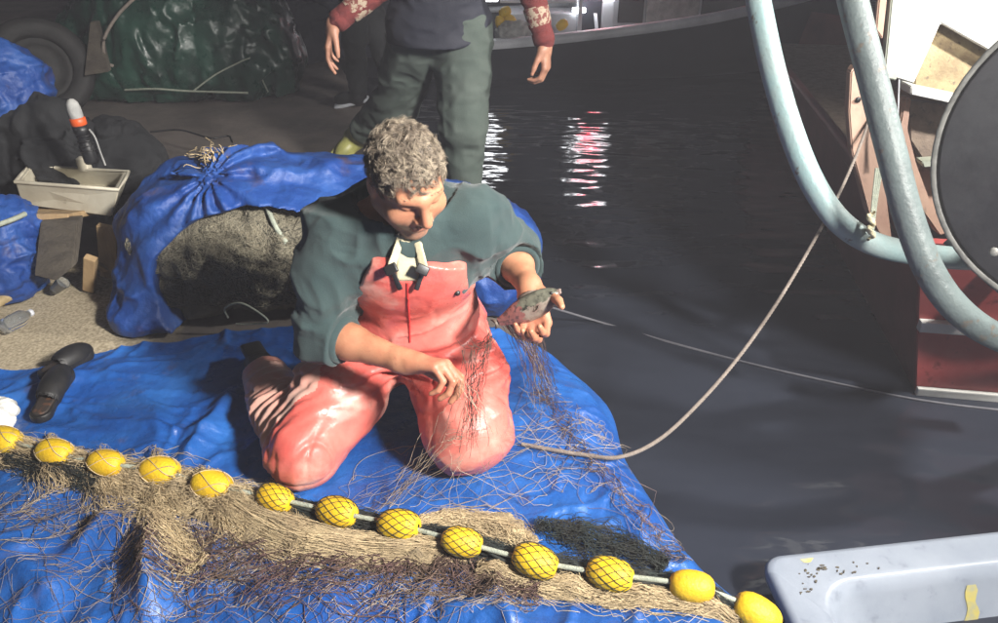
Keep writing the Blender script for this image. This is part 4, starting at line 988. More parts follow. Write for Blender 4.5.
# ================================================================== bale of net wrapped in blue sheet
def lump_sdf(prims, k, disp=None):
    s = S()
    for p in prims: s.add(p, k)
    s.disp = disp; return s
def build_bale():
    cb = A3(-.80, 2.86, .22)
    prims = lambda o: [ell(A3(-.98, 2.82, .22), (.40+o, .34+o, .28+o)), ell(A3(-.62, 2.90, .20), (.42+o, .31+o, .225+o)), ell(A3(-.22, 2.86, .16), (.33+o, .24+o, .17+o)), ell(A3(-1.25, 2.80, .17), (.18+o, .28+o, .25+o))]
    def nd(p):
        wv = p+.05*np.stack([vnoise(p*6, 1), vnoise(p*6, 2), vnoise(p*6, 3)], -1)
        return -.040*fbm(wv*6, 3, 91)-.016*ridge(wv*15, 92)-.006*ridge(wv*38, 93)
    s = lump_sdf(prims(0), .12, nd); s.margin = .06; s.cut(lambda p: .008-p[..., 2])
    t = thing('net_bale', 'heaped grey-tan net showing out of its blue wrapping behind the kneeling man', 'net', cb*A3(1, 1, 0))
    core = link('bulk', s.mesh((-1.6, 2.3, 0), (.3, 3.4, .62), .010), MT['net_bulk'], t)
    # twine strands wandering over the face of the bale
    from mathutils.bvhtree import BVHTree
    bvh = BVHTree.FromPolygons([v.co for v in core.data.vertices], [tuple(p.vertices) for p in core.data.polygons])
    g = np.random.default_rng(9)
    def strands(n, N, wig, lift, xr=(-1.38, -.35), zr=(.02, .46)):
        L = []
        for _ in range(n):
            x, z = g.uniform(*xr), g.uniform(*zr); a = g.uniform(0, 6.28); pts = []; curv = g.normal(0, .3)
            for k in range(N):
                h, nrm = bvh.ray_cast(Vector((x, 1.9, z+.25)), Vector((0, 1, -.30)))[:2]
                if h is None: h, nrm = bvh.find_nearest(Vector((x, 2.5, z)))[:2]
                pts.append(np.array(h)+np.array(nrm)*lift*g.uniform(.5, 1.2)); a += curv+g.normal(0, .30); x += math.cos(a)*wig; z = min(max(z+math.sin(a)*wig, .01), .52)
            L.append(pts)
        return np.array(L)
    o = link('twine', tubes_mesh(strands(1300, 26, .010, .008), g.uniform(.0006, .0010, 1300), 3), MT['net_grey'], t); o['kind'] = 'stuff'
    o = link('twine', tubes_mesh(strands(420, 20, .015, .009, zr=(.2, .52)), g.uniform(.0006, .0011, 420), 3), MT['net_grey'], t); o['kind'] = 'stuff'
    o = link('twine', tubes_mesh(strands(160, 20, .016, .009), g.uniform(.0005, .0009, 160), 3), MT['net_dark'], t); o['kind'] = 'stuff'
    band = [PY(262, 190, 2.66), PY(266, 205, 2.60), PY(275, 225, 2.55), PY(288, 243, 2.52)]
    lf = []
    for p in band: h = bvh.find_nearest(Vector(p)); lf.append(np.array(h[0])+np.array(h[1])*.010)
    link('pale_cord', tubes_mesh(smooth_path(lf, 20), .010, 6), MT['ropepale'], t)
    lp = []
    for x, y in ((228, 318), (225, 308), (240, 303), (258, 312), (268, 322), (250, 324), (236, 324)):
        lp.append(PY(x, y, 2.44))
    link('cord_loop', tubes_mesh(smooth_path(lp, 40), .004, 5), MT['ropepale'], t)
    # ---- the wrapping: a sheet pulled over the top and left end, knotted at the top
    knot = PY(222, 172, 2.78)
    def wd(p):
        q = p-knot.astype(np.float32); r = np.linalg.norm(q, axis=-1)+1e-3
        az = np.arctan2(q[..., 2]+.25*q[..., 1], q[..., 0]); 
        rad = np.sin(az*13+2.2*vnoise(p*5, 4))*np.clip(1.2-r*1.6, .15, 1)*np.clip(r*9, 0, 1)
        wv = p+.05*np.stack([vnoise(p*5, 5), vnoise(p*5, 6), vnoise(p*5, 7)], -1)
        return -.016*rad-.020*ridge(wv*np.array([5, 5, 7]), 95)-.012*ridge(wv*np.array([12, 10, 8]), 96)-.005*ridge(wv*np.array([23, 20, 17]), 97)+.006
    s = lump_sdf(prims(.058), .12, wd); s.margin = .035; s.add(ell(A3(-1.30, 2.62, .03), (.20, .24, .10)), .1); s.add(ell(A3(-.02, 2.72, .12), (.17, .22, .22)), .08)
    s.add(ell(knot+A3(0, 0, .005), (.045, .05, .035)), .03)
    s.add(rc(knot, knot+A3(.02, -.10, -.05), .022, .012), .02); s.add(rc(knot, knot+A3(.07, -.05, .03), .02, .014), .02)
    win = S()
    def window(p):                                  # the open mouth where the net shows
        d = ell(A3(-.86, 2.40, .17), (.41, .46, .315))(p)
        e = ell(A3(-.45, 2.42, .12), (.30, .36, .26))(p); k = .06
        h = np.maximum(k-np.abs(d-e), 0)/k; return np.minimum(d, e)-h*h*k*.25+.012*vnoise(p*11, 8)
    s.cut(lambda p: -window(p)); s.cut(lambda p: .006-p[..., 2])
    w_ = link('tarpaulin', s.mesh((-1.8, 2.2, 0), (.35, 3.45, .70), .009), MT['tarp2'])
    tag(w_, 'creased blue sheet knotted over the heap of grey net', 'tarpaulin')
    # tangle tied in at the knot
    o = thing('net_scrap', 'yellowish net scrap tied into the knot of the blue sheet', 'net', knot)
    L = []
    for k in range(60):
        a = knot+g.normal(0, .012, 3)+A3(-.01, 0, .03); e = a+A3(g.normal(-.02, .04), g.normal(0, .03), abs(g.normal(.03, .025)))
        L.append(smooth_path([a, (a+e)/2+g.normal(0, .02, 3), e, e+g.normal(0, .02, 3)], 8))
    link('twine', tubes_mesh(np.array(L), .0022, 3), MT['net_tan'], o)['kind'] = 'stuff'
    # low blue skirt of the wrapping trailing towards the tarpaulin
build_bale()
# ================================================================== things at the left
def cloth_lump(name, label, cat, prims, m, lo, hi, h=.010, amp=.018, seed=100, k=.06, floor=.004, sc=(7, 7, 9)):
    def f(p):
        wv = p+.05*np.stack([vnoise(p*6, seed), vnoise(p*6, seed+1), vnoise(p*6, seed+2)], -1)
        return -amp*ridge(wv*np.array(sc), seed+3)-amp*.5*ridge(wv*np.array(sc)*2.3, seed+4)-amp*.25*ridge(wv*np.array(sc)*5, seed+5)+amp*.5*np.exp(-(vnoise(wv*np.array(sc)*1.6, seed+6)/.12)**2)
    s = lump_sdf(prims, k, f); s.margin = amp*1.7; s.cut(lambda p: floor-p[..., 2])
    return tag(link(name, s.mesh(lo, hi, h), m), label, cat)
def ball(x, y, Y, r): return ell(PY(x, y, Y), r)
def build_left():
    # low stool of raw timber
    t = thing('stool', 'low raw-timber stool under the white tray', 'stool', P(90, 285))
    Yl = 2.86
    def bar(name, a, b, w, d, m=MT['wood'], par=t):
        a, b = np.asarray(a, float), np.asarray(b, float); Mx = frame(b-a, (0, .3, 1)) if abs(unit(b-a)[2]) < .8 else frame(b-a, (0, 1, 0))
        L = np.linalg.norm(b-a)/2; M = Matrix([list(r) for r in Mx])
        return link(name, box_mesh((a+b)/2, (w/2, L, d/2), M, .004), m, par, False)
    top = PY(70, 224, Yl)[2]
    bar('leg', PY(107, 226, Yl-.02), A3(PY(105, 262, Yl-.02)[0]-.005, Yl+.0, .02), .075, .03)
    bar('leg', PY(92, 262, Yl-.14)+A3(0, 0, .02), A3(PY(88, 290, 2.76)[0], 2.77, .004), .045, .03)
    bar('leg', A3(-2.02, 3.1, top-.02), A3(-2.04, 3.12, .002), .045, .03); bar('leg', A3(-2.42, 3.1, top-.02), A3(-2.44, 3.12, .002), .045, .03)
    bar('seat', A3(-2.48, 2.98, top), A3(-1.72, 2.98, top), .34, .025); bar('stretcher', PY(88, 258, Yl-.12), PY(105, 270, Yl-.06), .03, .02)
    # weathered board leaning in front of it
    b = link('board', slab_px([(40, 222), (78, 220), (72, 268), (56, 281), (34, 276)], [3.02, 3.0, 2.94, 2.93, 2.96], .05), MT['darkwood'], None, False); tag(b, 'dark weathered board leaning on the stool under the white tray', 'board')
    # bamboo
    a, e = P(-60, 335, .03), P(42, 277, .055)
    pts = smooth_path([a, (a+e)/2, e], 24); r = .021+.0025*(np.arange(24) % 6 == 0)
    o = link('bamboo_pole', tubes_mesh(pts, r[None], 10), MT['cane']); tag(o, 'thick bamboo pole lying on the sandy concrete', 'pole')
    # tray
    t = thing('tray', 'cream plastic fish tray standing on the stool', 'tray', PY(72, 214, Yl))
    def PZ(x, y, z): return P(x, y, z)
    zb, zt = top+.013, top+.125
    bot = [PZ(22, 205, zb), PZ(112, 217, zb), PZ(124, 188, zb), PZ(40, 184, zb)]
    tp = [PZ(15, 182, zt), PZ(119, 190, zt), PZ(129, 172, zt), PZ(28, 166, zt)]
    cen = sum(tp)/4; inn = [v+(cen-v)*.10 for v in tp]; cb = sum(bot)/4; inb = [v+(cb-v)*.10+A3(0, 0, .012) for v in bot]
    V = bot+tp+inn+inb
    Fq = [(3, 2, 1, 0)]+[(i, (i+1) % 4, 4+(i+1) % 4, 4+i) for i in range(4)]+[(4+i, 4+(i+1) % 4, 8+(i+1) % 4, 8+i) for i in range(4)]+[(8+i, 8+(i+1) % 4, 12+(i+1) % 4, 12+i) for i in range(4)]+[(12, 13, 14, 15)]
    import bmesh
    me = pydata(V, Fq); bm = bmesh.new(); bm.from_mesh(me); bmesh.ops.recalc_face_normals(bm, faces=bm.faces); bmesh.ops.bevel(bm, geom=list(bm.edges), offset=.005, segments=2, affect='EDGES'); bm.to_mesh(me); bm.free()
    link('tub', me, MT['crate'], t, False)
    link('rim', tubes_mesh(np.array([lerp(tp[i], tp[(i+1) % 4], k) for i in range(4) for k in (0, .5)]+[tp[0]]), .008, 6), MT['crate'], t)
    link('lug', box_mesh(PZ(84, 164, zt+.02), (.022, .02, .03), None, .005), MT['crate'], t)
    # strobe light standing in the tray
    c = PY(91, 158, 2.98); t = thing('net_marker_light', 'black net marker light with orange collar and clear dome above the tray', 'lamp', c)
    M = Matrix.Rotation(math.radians(-4), 3, 'Y')
    link('barrel', lathe([(0, -.02), (.026, -.02), (.030, -.01), (.030, .05), (.026, .06), (.026, .10), (.030, .105), (.030, .135), (0, .135)], 18, M, c), MT['black'], t)
    link('collar', lathe([(.0, .134), (.027, .134), (.030, .138), (.030, .162), (.026, .165), (0, .165)], 18, M, c), MT['orange'], t)
    link('dome', lathe([(.024, .163), (.026, .17), (.026, .20), (.022, .222), (.012, .236), (0, .24)], 18, M, c), MT['rag'], t)
    link('wire', tubes_mesh(smooth_path([c+A3(.03, -.01, .12), c+A3(.05, -.02, .09), c+A3(.055, -.02, .03), c+A3(.05, 0, -.03)], 18), .004, 5), MT['rag'], t)
    link('cord', tubes_mesh(np.array([c+A3(.032*math.cos(k*.5), .032*math.sin(k*.5), .02+k*.0016) for k in range(60)]), .0028, 4), MT['black'], t)
    # dark coats
    cloth_lump('coat', 'black coat heaped on the back of the white tray', 'coat', [ball(42, 138, 3.42, (.24, .12, .17)), ball(20, 160, 3.38, (.2, .12, .16)), ball(58, 160, 3.30, (.12, .09, .10)), rc(A3(-2.5, 3.6, .3), A3(-2.5, 3.6, .1), .2, .25)], MT['cloth_black'], (-3.1, 3.0, 0), (-1.6, 4.0, .95), seed=110, amp=.034, sc=(5, 6, 4))
    cloth_lump('coat', 'black jacket lying between the marker light and the blue bundle', 'coat', [ball(112, 150, 3.5, (.15, .13, .12)), ball(138, 165, 3.45, (.11, .12, .08)), ball(118, 178, 3.5, (.2, .17, .16))], MT['cloth_black'], (-2.5, 3.0, 0), (-1.4, 4.0, .75), seed=120, amp=.03, sc=(6, 6, 5))
    # blue bags at the left border
    cloth_lump('sack', 'blue plastic sack at the left border below the tyre', 'sack', [ball(-5, 85, 3.5, (.22, .2, .20)), ball(10, 95, 3.5, (.15, .16, .16)), rc(A3(-2.5, 3.55, .5), A3(-2.5, 3.6, .1), .22, .26)], MT['tarp2'], (-3.2, 3.0, 0), (-2.0, 4.1, 1.15), seed=130, amp=.02)
    cloth_lump('sack', 'crumpled blue plastic sack on the concrete beside the bamboo pole', 'sack', [ball(5, 235, 2.78, (.14, .14, .14)), ball(-10, 265, 2.75, (.2, .16, .15)), ball(15, 265, 2.76, (.10, .12, .12))], MT['tarp2'], (-2.6, 2.4, 0), (-1.7, 3.2, .7), h=.008, seed=140, amp=.018)
    tag(link('white_rope', tubes_mesh(smooth_path([PY(-20, 232, 2.6), PY(0, 224, 2.62), PY(14, 219, 2.66), PY(25, 214, 2.72)], 16), .010, 6), MT['ropepale']), 'short pale rope over the blue sack at the left border', 'rope')
    # plastic bottle and cup
    a, e = P(2, 328, .03), P(32, 312, .03); d = Vector(e-a).normalized(); M = d.to_track_quat('Z', 'Y').to_matrix(); L = float(np.linalg.norm(e-a))
    t = thing('bottle', 'empty clear plastic bottle lying on sandy concrete near the bamboo pole', 'bottle', (a+e)/2*A3(1, 1, 0))
    link('body', lathe([(0, 0), (.022, 0), (.030, .006), (.031, .02), (.028, .03), (.031, .04), (.031, L*.6), (.026, L*.72), (.013, L*.86), (.012, L*.92)], 20, M, a), MT['clear'], t)
    link('cap', lathe([(0, L*.9), (.014, L*.9), (.014, L), (0, L)], 14, M, a), MT['farwhite'], t)
    c = P(62, 296, 0); M = Matrix.Rotation(.9, 3, 'Y')
    o = link('cup', lathe([(0, .0), (.02, 0), (.021, .003), (.028, .055), (.029, .056), (.026, .054), (.019, .006), (0, .005)], 18, M, c+A3(-.02, 0, .03)), MT['clear']); tag(o, 'clear plastic cup tipped over by the dark board', 'cup')
    # scrap of white at the left border
    cloth_lump('plastic_scrap', 'torn white plastic scrap at the left end of the float line', 'plastic', [ell(P(0, 412, .03), (.05, .04, .04)), ell(P(3, 426, .02), (.035, .03, .03)), ell(P(-10, 420, .03), (.05, .05, .04))], MT['white'], P(0, 418)-.16, P(0, 418)+.2, h=.005, amp=.008, seed=150, k=.02, sc=(18, 18, 18), floor=.012)
build_left()
def build_slipper(label, heel, toe, roll=0.0):
    h_, t_ = on_tarp(P(*heel)[None], .012)[0], on_tarp(P(*toe)[None], .012)[0]
    o = thing('slipper', label, 'slipper', lerp(h_, t_, .5), 'black slippers on the tarpaulin')
    F_ = unit(t_-h_); Mx = frame(F_, (0, 0, 1)); L = np.linalg.norm(t_-h_)
    W = lambda x, y, z: h_+Mx@A3(x, y, z)
    s = S(); s.add(rc(W(0, .04, .004), W(0, L*.45, .004), .033, .030), .02).add(rc(W(0, L*.45, .004), W(.004, L-.045, .004), .031, .040), .02)
    s.cut(lambda p: np.abs((p-h_.astype(np.float32))@Mx[:, 2].astype(np.float32)-.002)-.014)
    link('sole', s.mesh(np.minimum(h_, t_)-.08, np.maximum(h_, t_)+.08, .004), MT['boot'], o)
    s = S(); s.add(rc(W(0, .045, .0), W(.003, L-.05, .0), .029, .038), .02); s.cut(lambda p: np.abs((p-h_.astype(np.float32))@Mx[:, 2].astype(np.float32)-.016)-.0035)
    link('footbed', s.mesh(np.minimum(h_, t_)-.08, np.maximum(h_, t_)+.08, .004), MT['slip_in'], o)
    s = S(); s.add(ell(W(.002, L*.60, .006), (.045, L*.42, .052), Mx), .01); s.sub(ell(W(.0, L*.50, .004), (.037, L*.40, .042), Mx), .004)
    s.cut(lambda p: -((p-h_.astype(np.float32))@Mx[:, 2].astype(np.float32)-.008)); s.cut(plane(W(0, L*.24, .05), -Mx[:, 1]-Mx[:, 2]*.5))
    link('upper', s.mesh(np.minimum(h_, t_)-.12, np.maximum(h_, t_)+.12, .004), MT['boot'], o)
MT['slip_in'] = mat('worn_dark_footbed', (.03, .022, .018), .7, (.26, .10, .04), 14, mixpos=(.52, .66))
build_slipper('black slipper lying nearer the bare concrete, toe pointing right', (44, 392), (92, 356))
build_slipper('black slipper lying nearer the yellow floats', (42, 434), (70, 384))
# ================================================================== background left
def build_background():
    Yh = 5.95
    cloth_lump('sheeted_heap', 'tall heap covered with shiny dark green plastic sheet', 'heap', [ell(A3(-2.55, Yh+.15, .35), (.62, .45, .60)), ell(A3(-1.98, Yh+.2, .25), (.42, .42, .55)), ell(A3(-3.0, Yh+.2, .2), (.45, .42, .45)), ell(A3(-2.35, Yh+.3, .75), (.4, .35, .4))], MT['green'], (-3.7, 5.2, 0), (-1.4, 6.9, 1.4), h=.020, amp=.040, seed=160, k=.15, sc=(5, 5, 2.2))
    def rp(label, px, Y, r, m=MT['ropepale']):
        tag(link('rope', tubes_mesh(smooth_path([PY(x, y, yy) for (x, y), yy in zip(px, Y)], 40), r, 5), m), label, 'rope')
    rp('pale rope tied low across the dark green heap', [(125, 90), (155, 89), (185, 91), (215, 92), (248, 93)], [5.62, 5.55, 5.53, 5.55, 5.66], .008)
    rp('pale rope slanting up the right of the dark green heap', [(192, 92), (215, 75), (240, 62), (250, 58)], [5.56, 5.60, 5.68, 5.76], .006)
    rp('pale cord running down the right edge of the dark green heap', [(222, 12), (240, 38), (255, 65), (268, 92)], [5.95, 5.9, 5.85, 5.74], .006)
    rp('stiff looping cable standing at the left of the dark green heap', [(138, -5), (118, 15), (104, 40), (106, 62), (113, 66)], [5.5, 5.45, 5.4, 5.42, 5.45], .012, MT['rope'])
    rp('thin dark cord curling on the concrete behind the knot', [(150, 132), (180, 130), (210, 138), (228, 136), (232, 142)], [4.4, 4.42, 4.3, 4.34, 4.2], .006, MT['black'])
    # tyre
    c = A3(-3.15, 5.35, .33); t = thing('tyre', 'old black tyre leaning at the left of the dark green heap', 'tyre', c*A3(1, 1, 0)); d = Vector((.45, -.85, .28)).normalized(); M = d.to_track_quat('Z', 'Y').to_matrix()
    link('tread', lathe([(.20, -.07), (.22, -.09), (.28, -.10), (.32, -.085), (.335, -.05), (.338, 0), (.335, .05), (.32, .085), (.28, .10), (.22, .09), (.20, .07), (.205, 0), (.20, -.07)], 40, M, c), MT['tyre'], t)
    link('wheel_rim', lathe([(.205, .05), (.19, .06), (.16, .03), (.10, .02), (.05, .045), (0, .045)], 30, M, c), MT['tyre'], t)
    # brown timber wedge between tyre and heap
    tag(link('timber', slab_px([(90, 22), (96, 22), (108, 72), (84, 76)], 5.2, .06), MT['darkwood'], None, False), 'brown timber offcut upright between tyre and dark green heap', 'timber')
    # low dark heap and rags between the heap and the far person
    cloth_lump('dark_heap', 'low dark heap of sheeting behind the standing people', 'heap', [ell(A3(-2.2, 7.4, .2), (.9, .5, .42)), ell(A3(-1.5, 7.7, .15), (.6, .5, .35)), ell(A3(-3.2, 7.6, .3), (.7, .5, .5))], MT['navy'], (-4.1, 6.6, 0), (-.8, 8.4, .9), h=.02, amp=.04, seed=170, k=.15, sc=(4, 4, 4))
    for k, (x, y, Y, rx) in enumerate(((250, 20, 6.95, .20), (262, 34, 6.9, .12), (275, 58, 6.5, .10), (300, 22, 7.2, .16))):
        p = PY(x, y, Y)
        if Y == 6.5: p = P(x, y, .03)
        lb = ['pale rag highest on the low dark heap', 'small pale rag lower on the low dark heap', 'pale rag lying on the concrete before the low dark heap', 'grey rag right on the low dark heap'][k]
        cloth_lump('rag', lb, 'rag', [ell(p, (rx, .10, .035)), ell(p+A3(rx*.5, -.03, .01), (rx*.6, .08, .03))], MT['rag'], p-.4, p+.4, h=.012, amp=.02, seed=180+k*6, k=.03, sc=(12, 12, 12))
    c = PY(257, 2, 7.0); t = thing('buoy', 'small orange buoy on the low dark heap', 'buoy', c)
    link('shell', lathe([(.01, -.10), (.05, -.09), (.075, -.05), (.08, 0), (.07, .05), (.04, .08), (.015, .09), (.015, .12), (0, .12)], 18, None, c), MT['orange'], t)
    link('eyelet', lathe([(.02, .11), (.022, .118), (.02, .126), (.012, .13), (.0, .13)], 12, None, c), MT['rag'], t)
build_background()
# ================================================================== far boat
def build_far_boat():
    t = thing('fishing_boat', 'dark-hulled fishing boat with white gunwale moored across the water behind', 'boat', PY(560, 60, 8.6)*A3(1, 1, 0)+A3(0, 0, WATER))
    px = [(330, 56), (430, 50), (505, 45), (560, 40), (620, 33), (680, 25), (740, 14), (820, -6), (880, -26)]
    Ys = [8.75, 8.6, 8.55, 8.5, 8.5, 8.55, 8.68, 9.0, 9.4]
    near = smooth_path([PY(x, y, Y) for (x, y), Y in zip(px, Ys)], 60)
    u = np.linspace(0, 1, 60); wl = near.copy(); wl[:, 2] = WATER-.25; wl[:, 1] += .18+.25*u**2; mid = (near+wl)/2; mid[:, 1] -= .05
    far = near.copy(); far[:, 1] += 2.4*(1-u**3*.9); far_w = wl.copy(); far_w[:, 1] = far[:, 1]-.15
    link('hull', grid_mesh(np.stack([near, mid, wl, far_w, far], 1)), MT['slate'], t)
    sec = [(-.05, -.03), (-.055, .0), (-.05, .055), (.09, .055), (.09, .0)]
    def cap(line, nm, sg=1): link(nm, grid_mesh(np.stack([line+A3(0, sg*a, b) for a, b in sec+[sec[0]]], 1)), MT['farwhite'], t)
    cap(near, 'gunwale'); cap(far, 'gunwale', -1)
    dk = near.copy(); dk[:, 2] -= .32; dk2 = far.copy(); dk2[:, 2] -= .32
    link('deck', grid_mesh(np.stack([dk+A3(0, .26, 0), dk2-A3(0, .2, 0)], 1)[:46]), MT['steel'], t)
    link('inner_bulwark', grid_mesh(np.stack([near+A3(0, .075, .03), dk+A3(0, .24, 0)], 1)[:46]), MT['farwhite'], t)
    def bx(nm, x0, x1, y0, y1, Y, th, m, par=t): return link(nm, slab_px([(x0, y1), (x1, y1), (x1, y0), (x0, y0)], [np.dot(PY((x0+x1)/2, y1, Y)-A3(0, 0, CAM_H), [0, cP, -sP])]*4, th, .006), m, par, False)
    Yc = 9.5
    def panel(nm, x0, x1, z0, z1, Y, th, m, par=t):
        X0, X1 = PY(x0, 20, Y)[0], PY(x1, 20, Y)[0]
        return link(nm, box_mesh(((X0+X1)/2, Y+th/2, (z0+z1)/2), ((X1-X0)/2, th/2, (z1-z0)/2), None, .006), m, par, False)
    # wheelhouse, lockers and posts standing on the deck
    dz = -.42
    panel('locker', 500, 576, dz, PY(540, 14, Yc)[2], Yc, .5, MT['farwhite']); panel('post', 578, 582, dz, 1.9, Yc-.06, .06, MT['farwhite'])
    wh = panel('wheelhouse', 576, 700, dz, 1.95, Yc+.12, 1.1, MT['farwhite'])
    panel('door', 579, 601, dz+.1, 1.6, Yc+.06, .05, MT['navy'], wh); panel('post', 602, 613, dz, 1.95, Yc+.02, .07, MT['farwhite']); panel('window', 618, 643, -.05, 1.2, Yc+.06, .05, MT['black'], wh); panel('shutter', 646, 698, -.3, 1.2, Yc+.06, .05, MT['rag'], wh)
    panel('handrail', 500, 576, .22, .25, Yc-.3, .03, MT['farwhite'])
    link('stripe', slab_px([(591, -12), (595, -12), (599, 36), (596, 36)], 9.0, .03, 0), MT['farwhite'], t, False)
    # deck lamps that throw the streaks on the water
    def lamp(nm, x, z0, z1, wpx, m):
        X = PY(x, 150, Yc)[0]; wd = PY(x+wpx, 150, Yc)[0]-X
        link(nm, box_mesh((X+wd/2, Yc-.02, (z0+z1)/2), (wd/2, .03, (z1-z0)/2), None, .008), m, t, False)
    lamp('red_lamp', 578, .36, .43, 16, MT['lampred']); lamp('red_lamp', 584, .56, .64, 14, MT['lampred']); lamp('strip_lamp', 566, .47, .52, 40, MT['lampglass']); lamp('strip_lamp', 570, .26, .30, 36, MT['lampglass']); lamp('strip_lamp', 574, .64, .68, 26, MT['lampglass']); lamp('strip_lamp', 566, .08, .13, 12, MT['lampglass'])
    lamp('deck_lamp', 482, .62, .80, 18, MT['lampglass']); lamp('deck_lamp', 486, .2, .3, 12, MT['lampglass'])
    # net and floats aboard
    def blob(nm, x, y, Y, r, m, seed):
        p = PY(x, y, Y); s = lump_sdf([ell(p, r)], .02, lambda q: .02*vnoise(q*22, seed)+.012*ridge(q*30, seed+1)); link(nm, s.mesh(p-np.array(r)-.08, p+np.array(r)+.08, .012), m, t)
    blob('net_pile', 515, 33, 8.85, (.22, .18, .14), MT['rag'], 1)
    for k, (x, y) in enumerate(((505, 12), (510, 20), (500, 22), (562, 25))):
        p = PY(x, y, 8.9); link('net_float', lathe([(.01, -.07), (.04, -.06), (.055, -.02), (.055, .02), (.04, .06), (.01, .07)], 14, Matrix.Rotation(1.1+k, 3, 'Y'), p), MT['float'], t)
build_far_boat()
# ================================================================== red boat at the right
def build_red_boat():
    T0 = P(915, 390, WATER); t = thing('fishing_boat', 'red-hulled boat at the right with bent turquoise pipes over its stern', 'boat', T0)
    dirv = unit(P(830, 235, WATER)-T0); right = A3(dirv[1], -dirv[0], 0); Lb, beam = 6.0, 1.9
    st = []
    for k in range(24):
        u = k/23; o = T0+dirv*Lb*u; nar = 1-.0*u; wide = beam*(1-max(0, u-.55)**2*3.2); inset = .5*max(0, u-.5)**2*2
        base = o+right*inset; bm_ = wide-inset*2
        sec = [base-right*.165+A3(0, 0, .72), base-right*.087+A3(0, 0, .375), base, base+right*.12+A3(0, 0, -.3), base+right*(bm_-.12)+A3(0, 0, -.3), base+right*bm_, base+right*(bm_+.087)+A3(0, 0, .375), base+right*(bm_+.165)+A3(0, 0, .72)]
        st.append(sec)
    st = np.array(st); link('hull', grid_mesh(st), MT['maroon'], t, False)
    tr = st[0]; link('transom', slab(list(tr-dirv*.02), list(tr+dirv*.03)), MT['hullred'], t, False)
    link('deck', pydata([st[0][0]-A3(0, 0, .10), st[0][-1]-A3(0, 0, .10), st[18][-1]-A3(0, 0, .10), st[18][0]-A3(0, 0, .10)], [(0, 1, 2, 3)]), MT['ply2'], t, False)
    # white strakes across the transom
    def strake(z, th, pr):
        a = T0-right*(.087*(z-WATER)/.375+.006)+A3(0, 0, z-WATER)-dirv*.02; b = a+right*(beam+.1)
        Mx = frame(right, (0, 0, 1)); link('strake', box_mesh((a+b)/2-dirv*pr, (pr, np.linalg.norm(b-a)/2, th/2), Matrix([list(r) for r in Mx]), .006), MT['white'], t, False)
    strake(PY(940, 322, T0[1])[2], .048, .02); strake(WATER+.018, .04, .012)
    # gunwale lip along the shaded side
    link('gunwale', tubes_mesh(st[:, 0], .03, 8), MT['maroon'], t)
    def pipe(nm, px, dp, r, m):
        pts = smooth_path([PD(x, y, d) for (x, y), d in zip(px, dp)], 90); return link(nm, tubes_mesh(pts, r, 18), m, t)
    link('stern_pipe', tubes_mesh(smooth_path([PD(700, -360, 2.62), PD(724, -200, 2.62)]+[PD(x, y, d) for (x, y), d in zip([(747, -60), (760, 10), (773, 70), (790, 128), (811, 180), (838, 220), (872, 243), (912, 253), (952, 258), (1005, 262)], [2.62, 2.62, 2.62, 2.62, 2.62, 2.64, 2.68, 2.74, 2.82, 2.95])]+[A3(2.05, 2.86, .06)], 110), .042, 18), MT['turq'], t)
    link('stern_pipe', tubes_mesh(smooth_path([PD(770, -360, 2.36), PD(805, -200, 2.36)]+[PD(x, y, d) for (x, y), d in zip([(838, -60), (855, 10), (873, 80), (891, 150), (908, 215), (930, 272), (960, 312), (1000, 338), (1060, 356), (1110, 352)], [2.36, 2.36, 2.36, 2.36, 2.37, 2.38, 2.4, 2.46, 2.6, 2.8])]+[A3(2.5, 2.80, -.05)], 110), .0445, 18), MT['shadepipe'], t)
    link('brace_pipe', tubes_mesh(smooth_path([PD(950, 238, 2.9), PD(975, 262, 2.86), PD(1010, 292, 2.84), PD(1050, 320, 2.86)], 24), .03, 14), MT['shadepipe'], t)
    # panels of the stern works
    slb = lambda nm, px, d, th, m, b=.005: link(nm, slab_px(px, d, th, b), m, t, False)
    pl = slb('stern_plank', [(851, 72), (856, 66), (872, 120), (886, 190), (893, 246), (884, 244), (868, 212), (852, 152), (849, 112)], 2.98, .05, MT['salmon'])
    cc = PD(858, 100, 2.972); link('bolt_hole', lathe([(0, .004), (.010, .004), (.012, 0), (0, -.004)], 14, Matrix.Rotation(math.pi/2, 3, 'X'), cc), MT['black'], pl)
    slb('bulwark', [(898, 92), (1080, 92), (1080, 300), (968, 238), (930, 226), (914, 200), (905, 160)], 3.20, .05, MT['salmon'])
    slb('hatch_panel', [(909, 101), (1040, 112), (1040, 190), (925, 163), (910, 140)], 3.12, .04, MT['ply2'])
    slb('side_panel', [(914, 90), (918, 42), (941, 22), (1060, 92), (1050, 114), (968, 101)], 3.06, .04, MT['ply'])
    slb('ledge', [(911, 86), (972, 99), (1040, 106), (1040, 116), (966, 107), (911, 95)], 3.00, .10, MT['white'], .004)
    slb('ledge', [(922, 162), (1000, 156), (1000, 162), (924, 168)], 3.06, .06, MT['alu'], .004)
    slb('cabin_panel', [(908, -120), (1120, -120), (1120, 130), (992, 52), (941, 23), (914, 84), (889, 76)], 2.99, .05, MT['white'])
    slb('frame_strip', [(903, -120), (916, -120), (897, 81), (884, 78)], 2.95, .04, MT['alu']); slb('frame_strip', [(890, -120), (901, -120), (883, 40), (876, 30)], 2.96, .03, MT['salmon'])
    slb('arch_post', [(905, 98), (912, 98), (908, 130), (917, 165), (930, 200), (952, 232), (940, 236), (918, 205), (904, 170), (899, 130)], 3.06, .06, MT['salmon'])
    # hauler wheel
    cw = PD(1129, 158, 2.34); r = 173/F_PX*2.34; d = Vector(unit(A3(0, 0, CAM_H)-cw)); M = (d*.6+Vector((-.25, -.9, .1))*.4).normalized().to_track_quat('Z', 'Y').to_matrix()
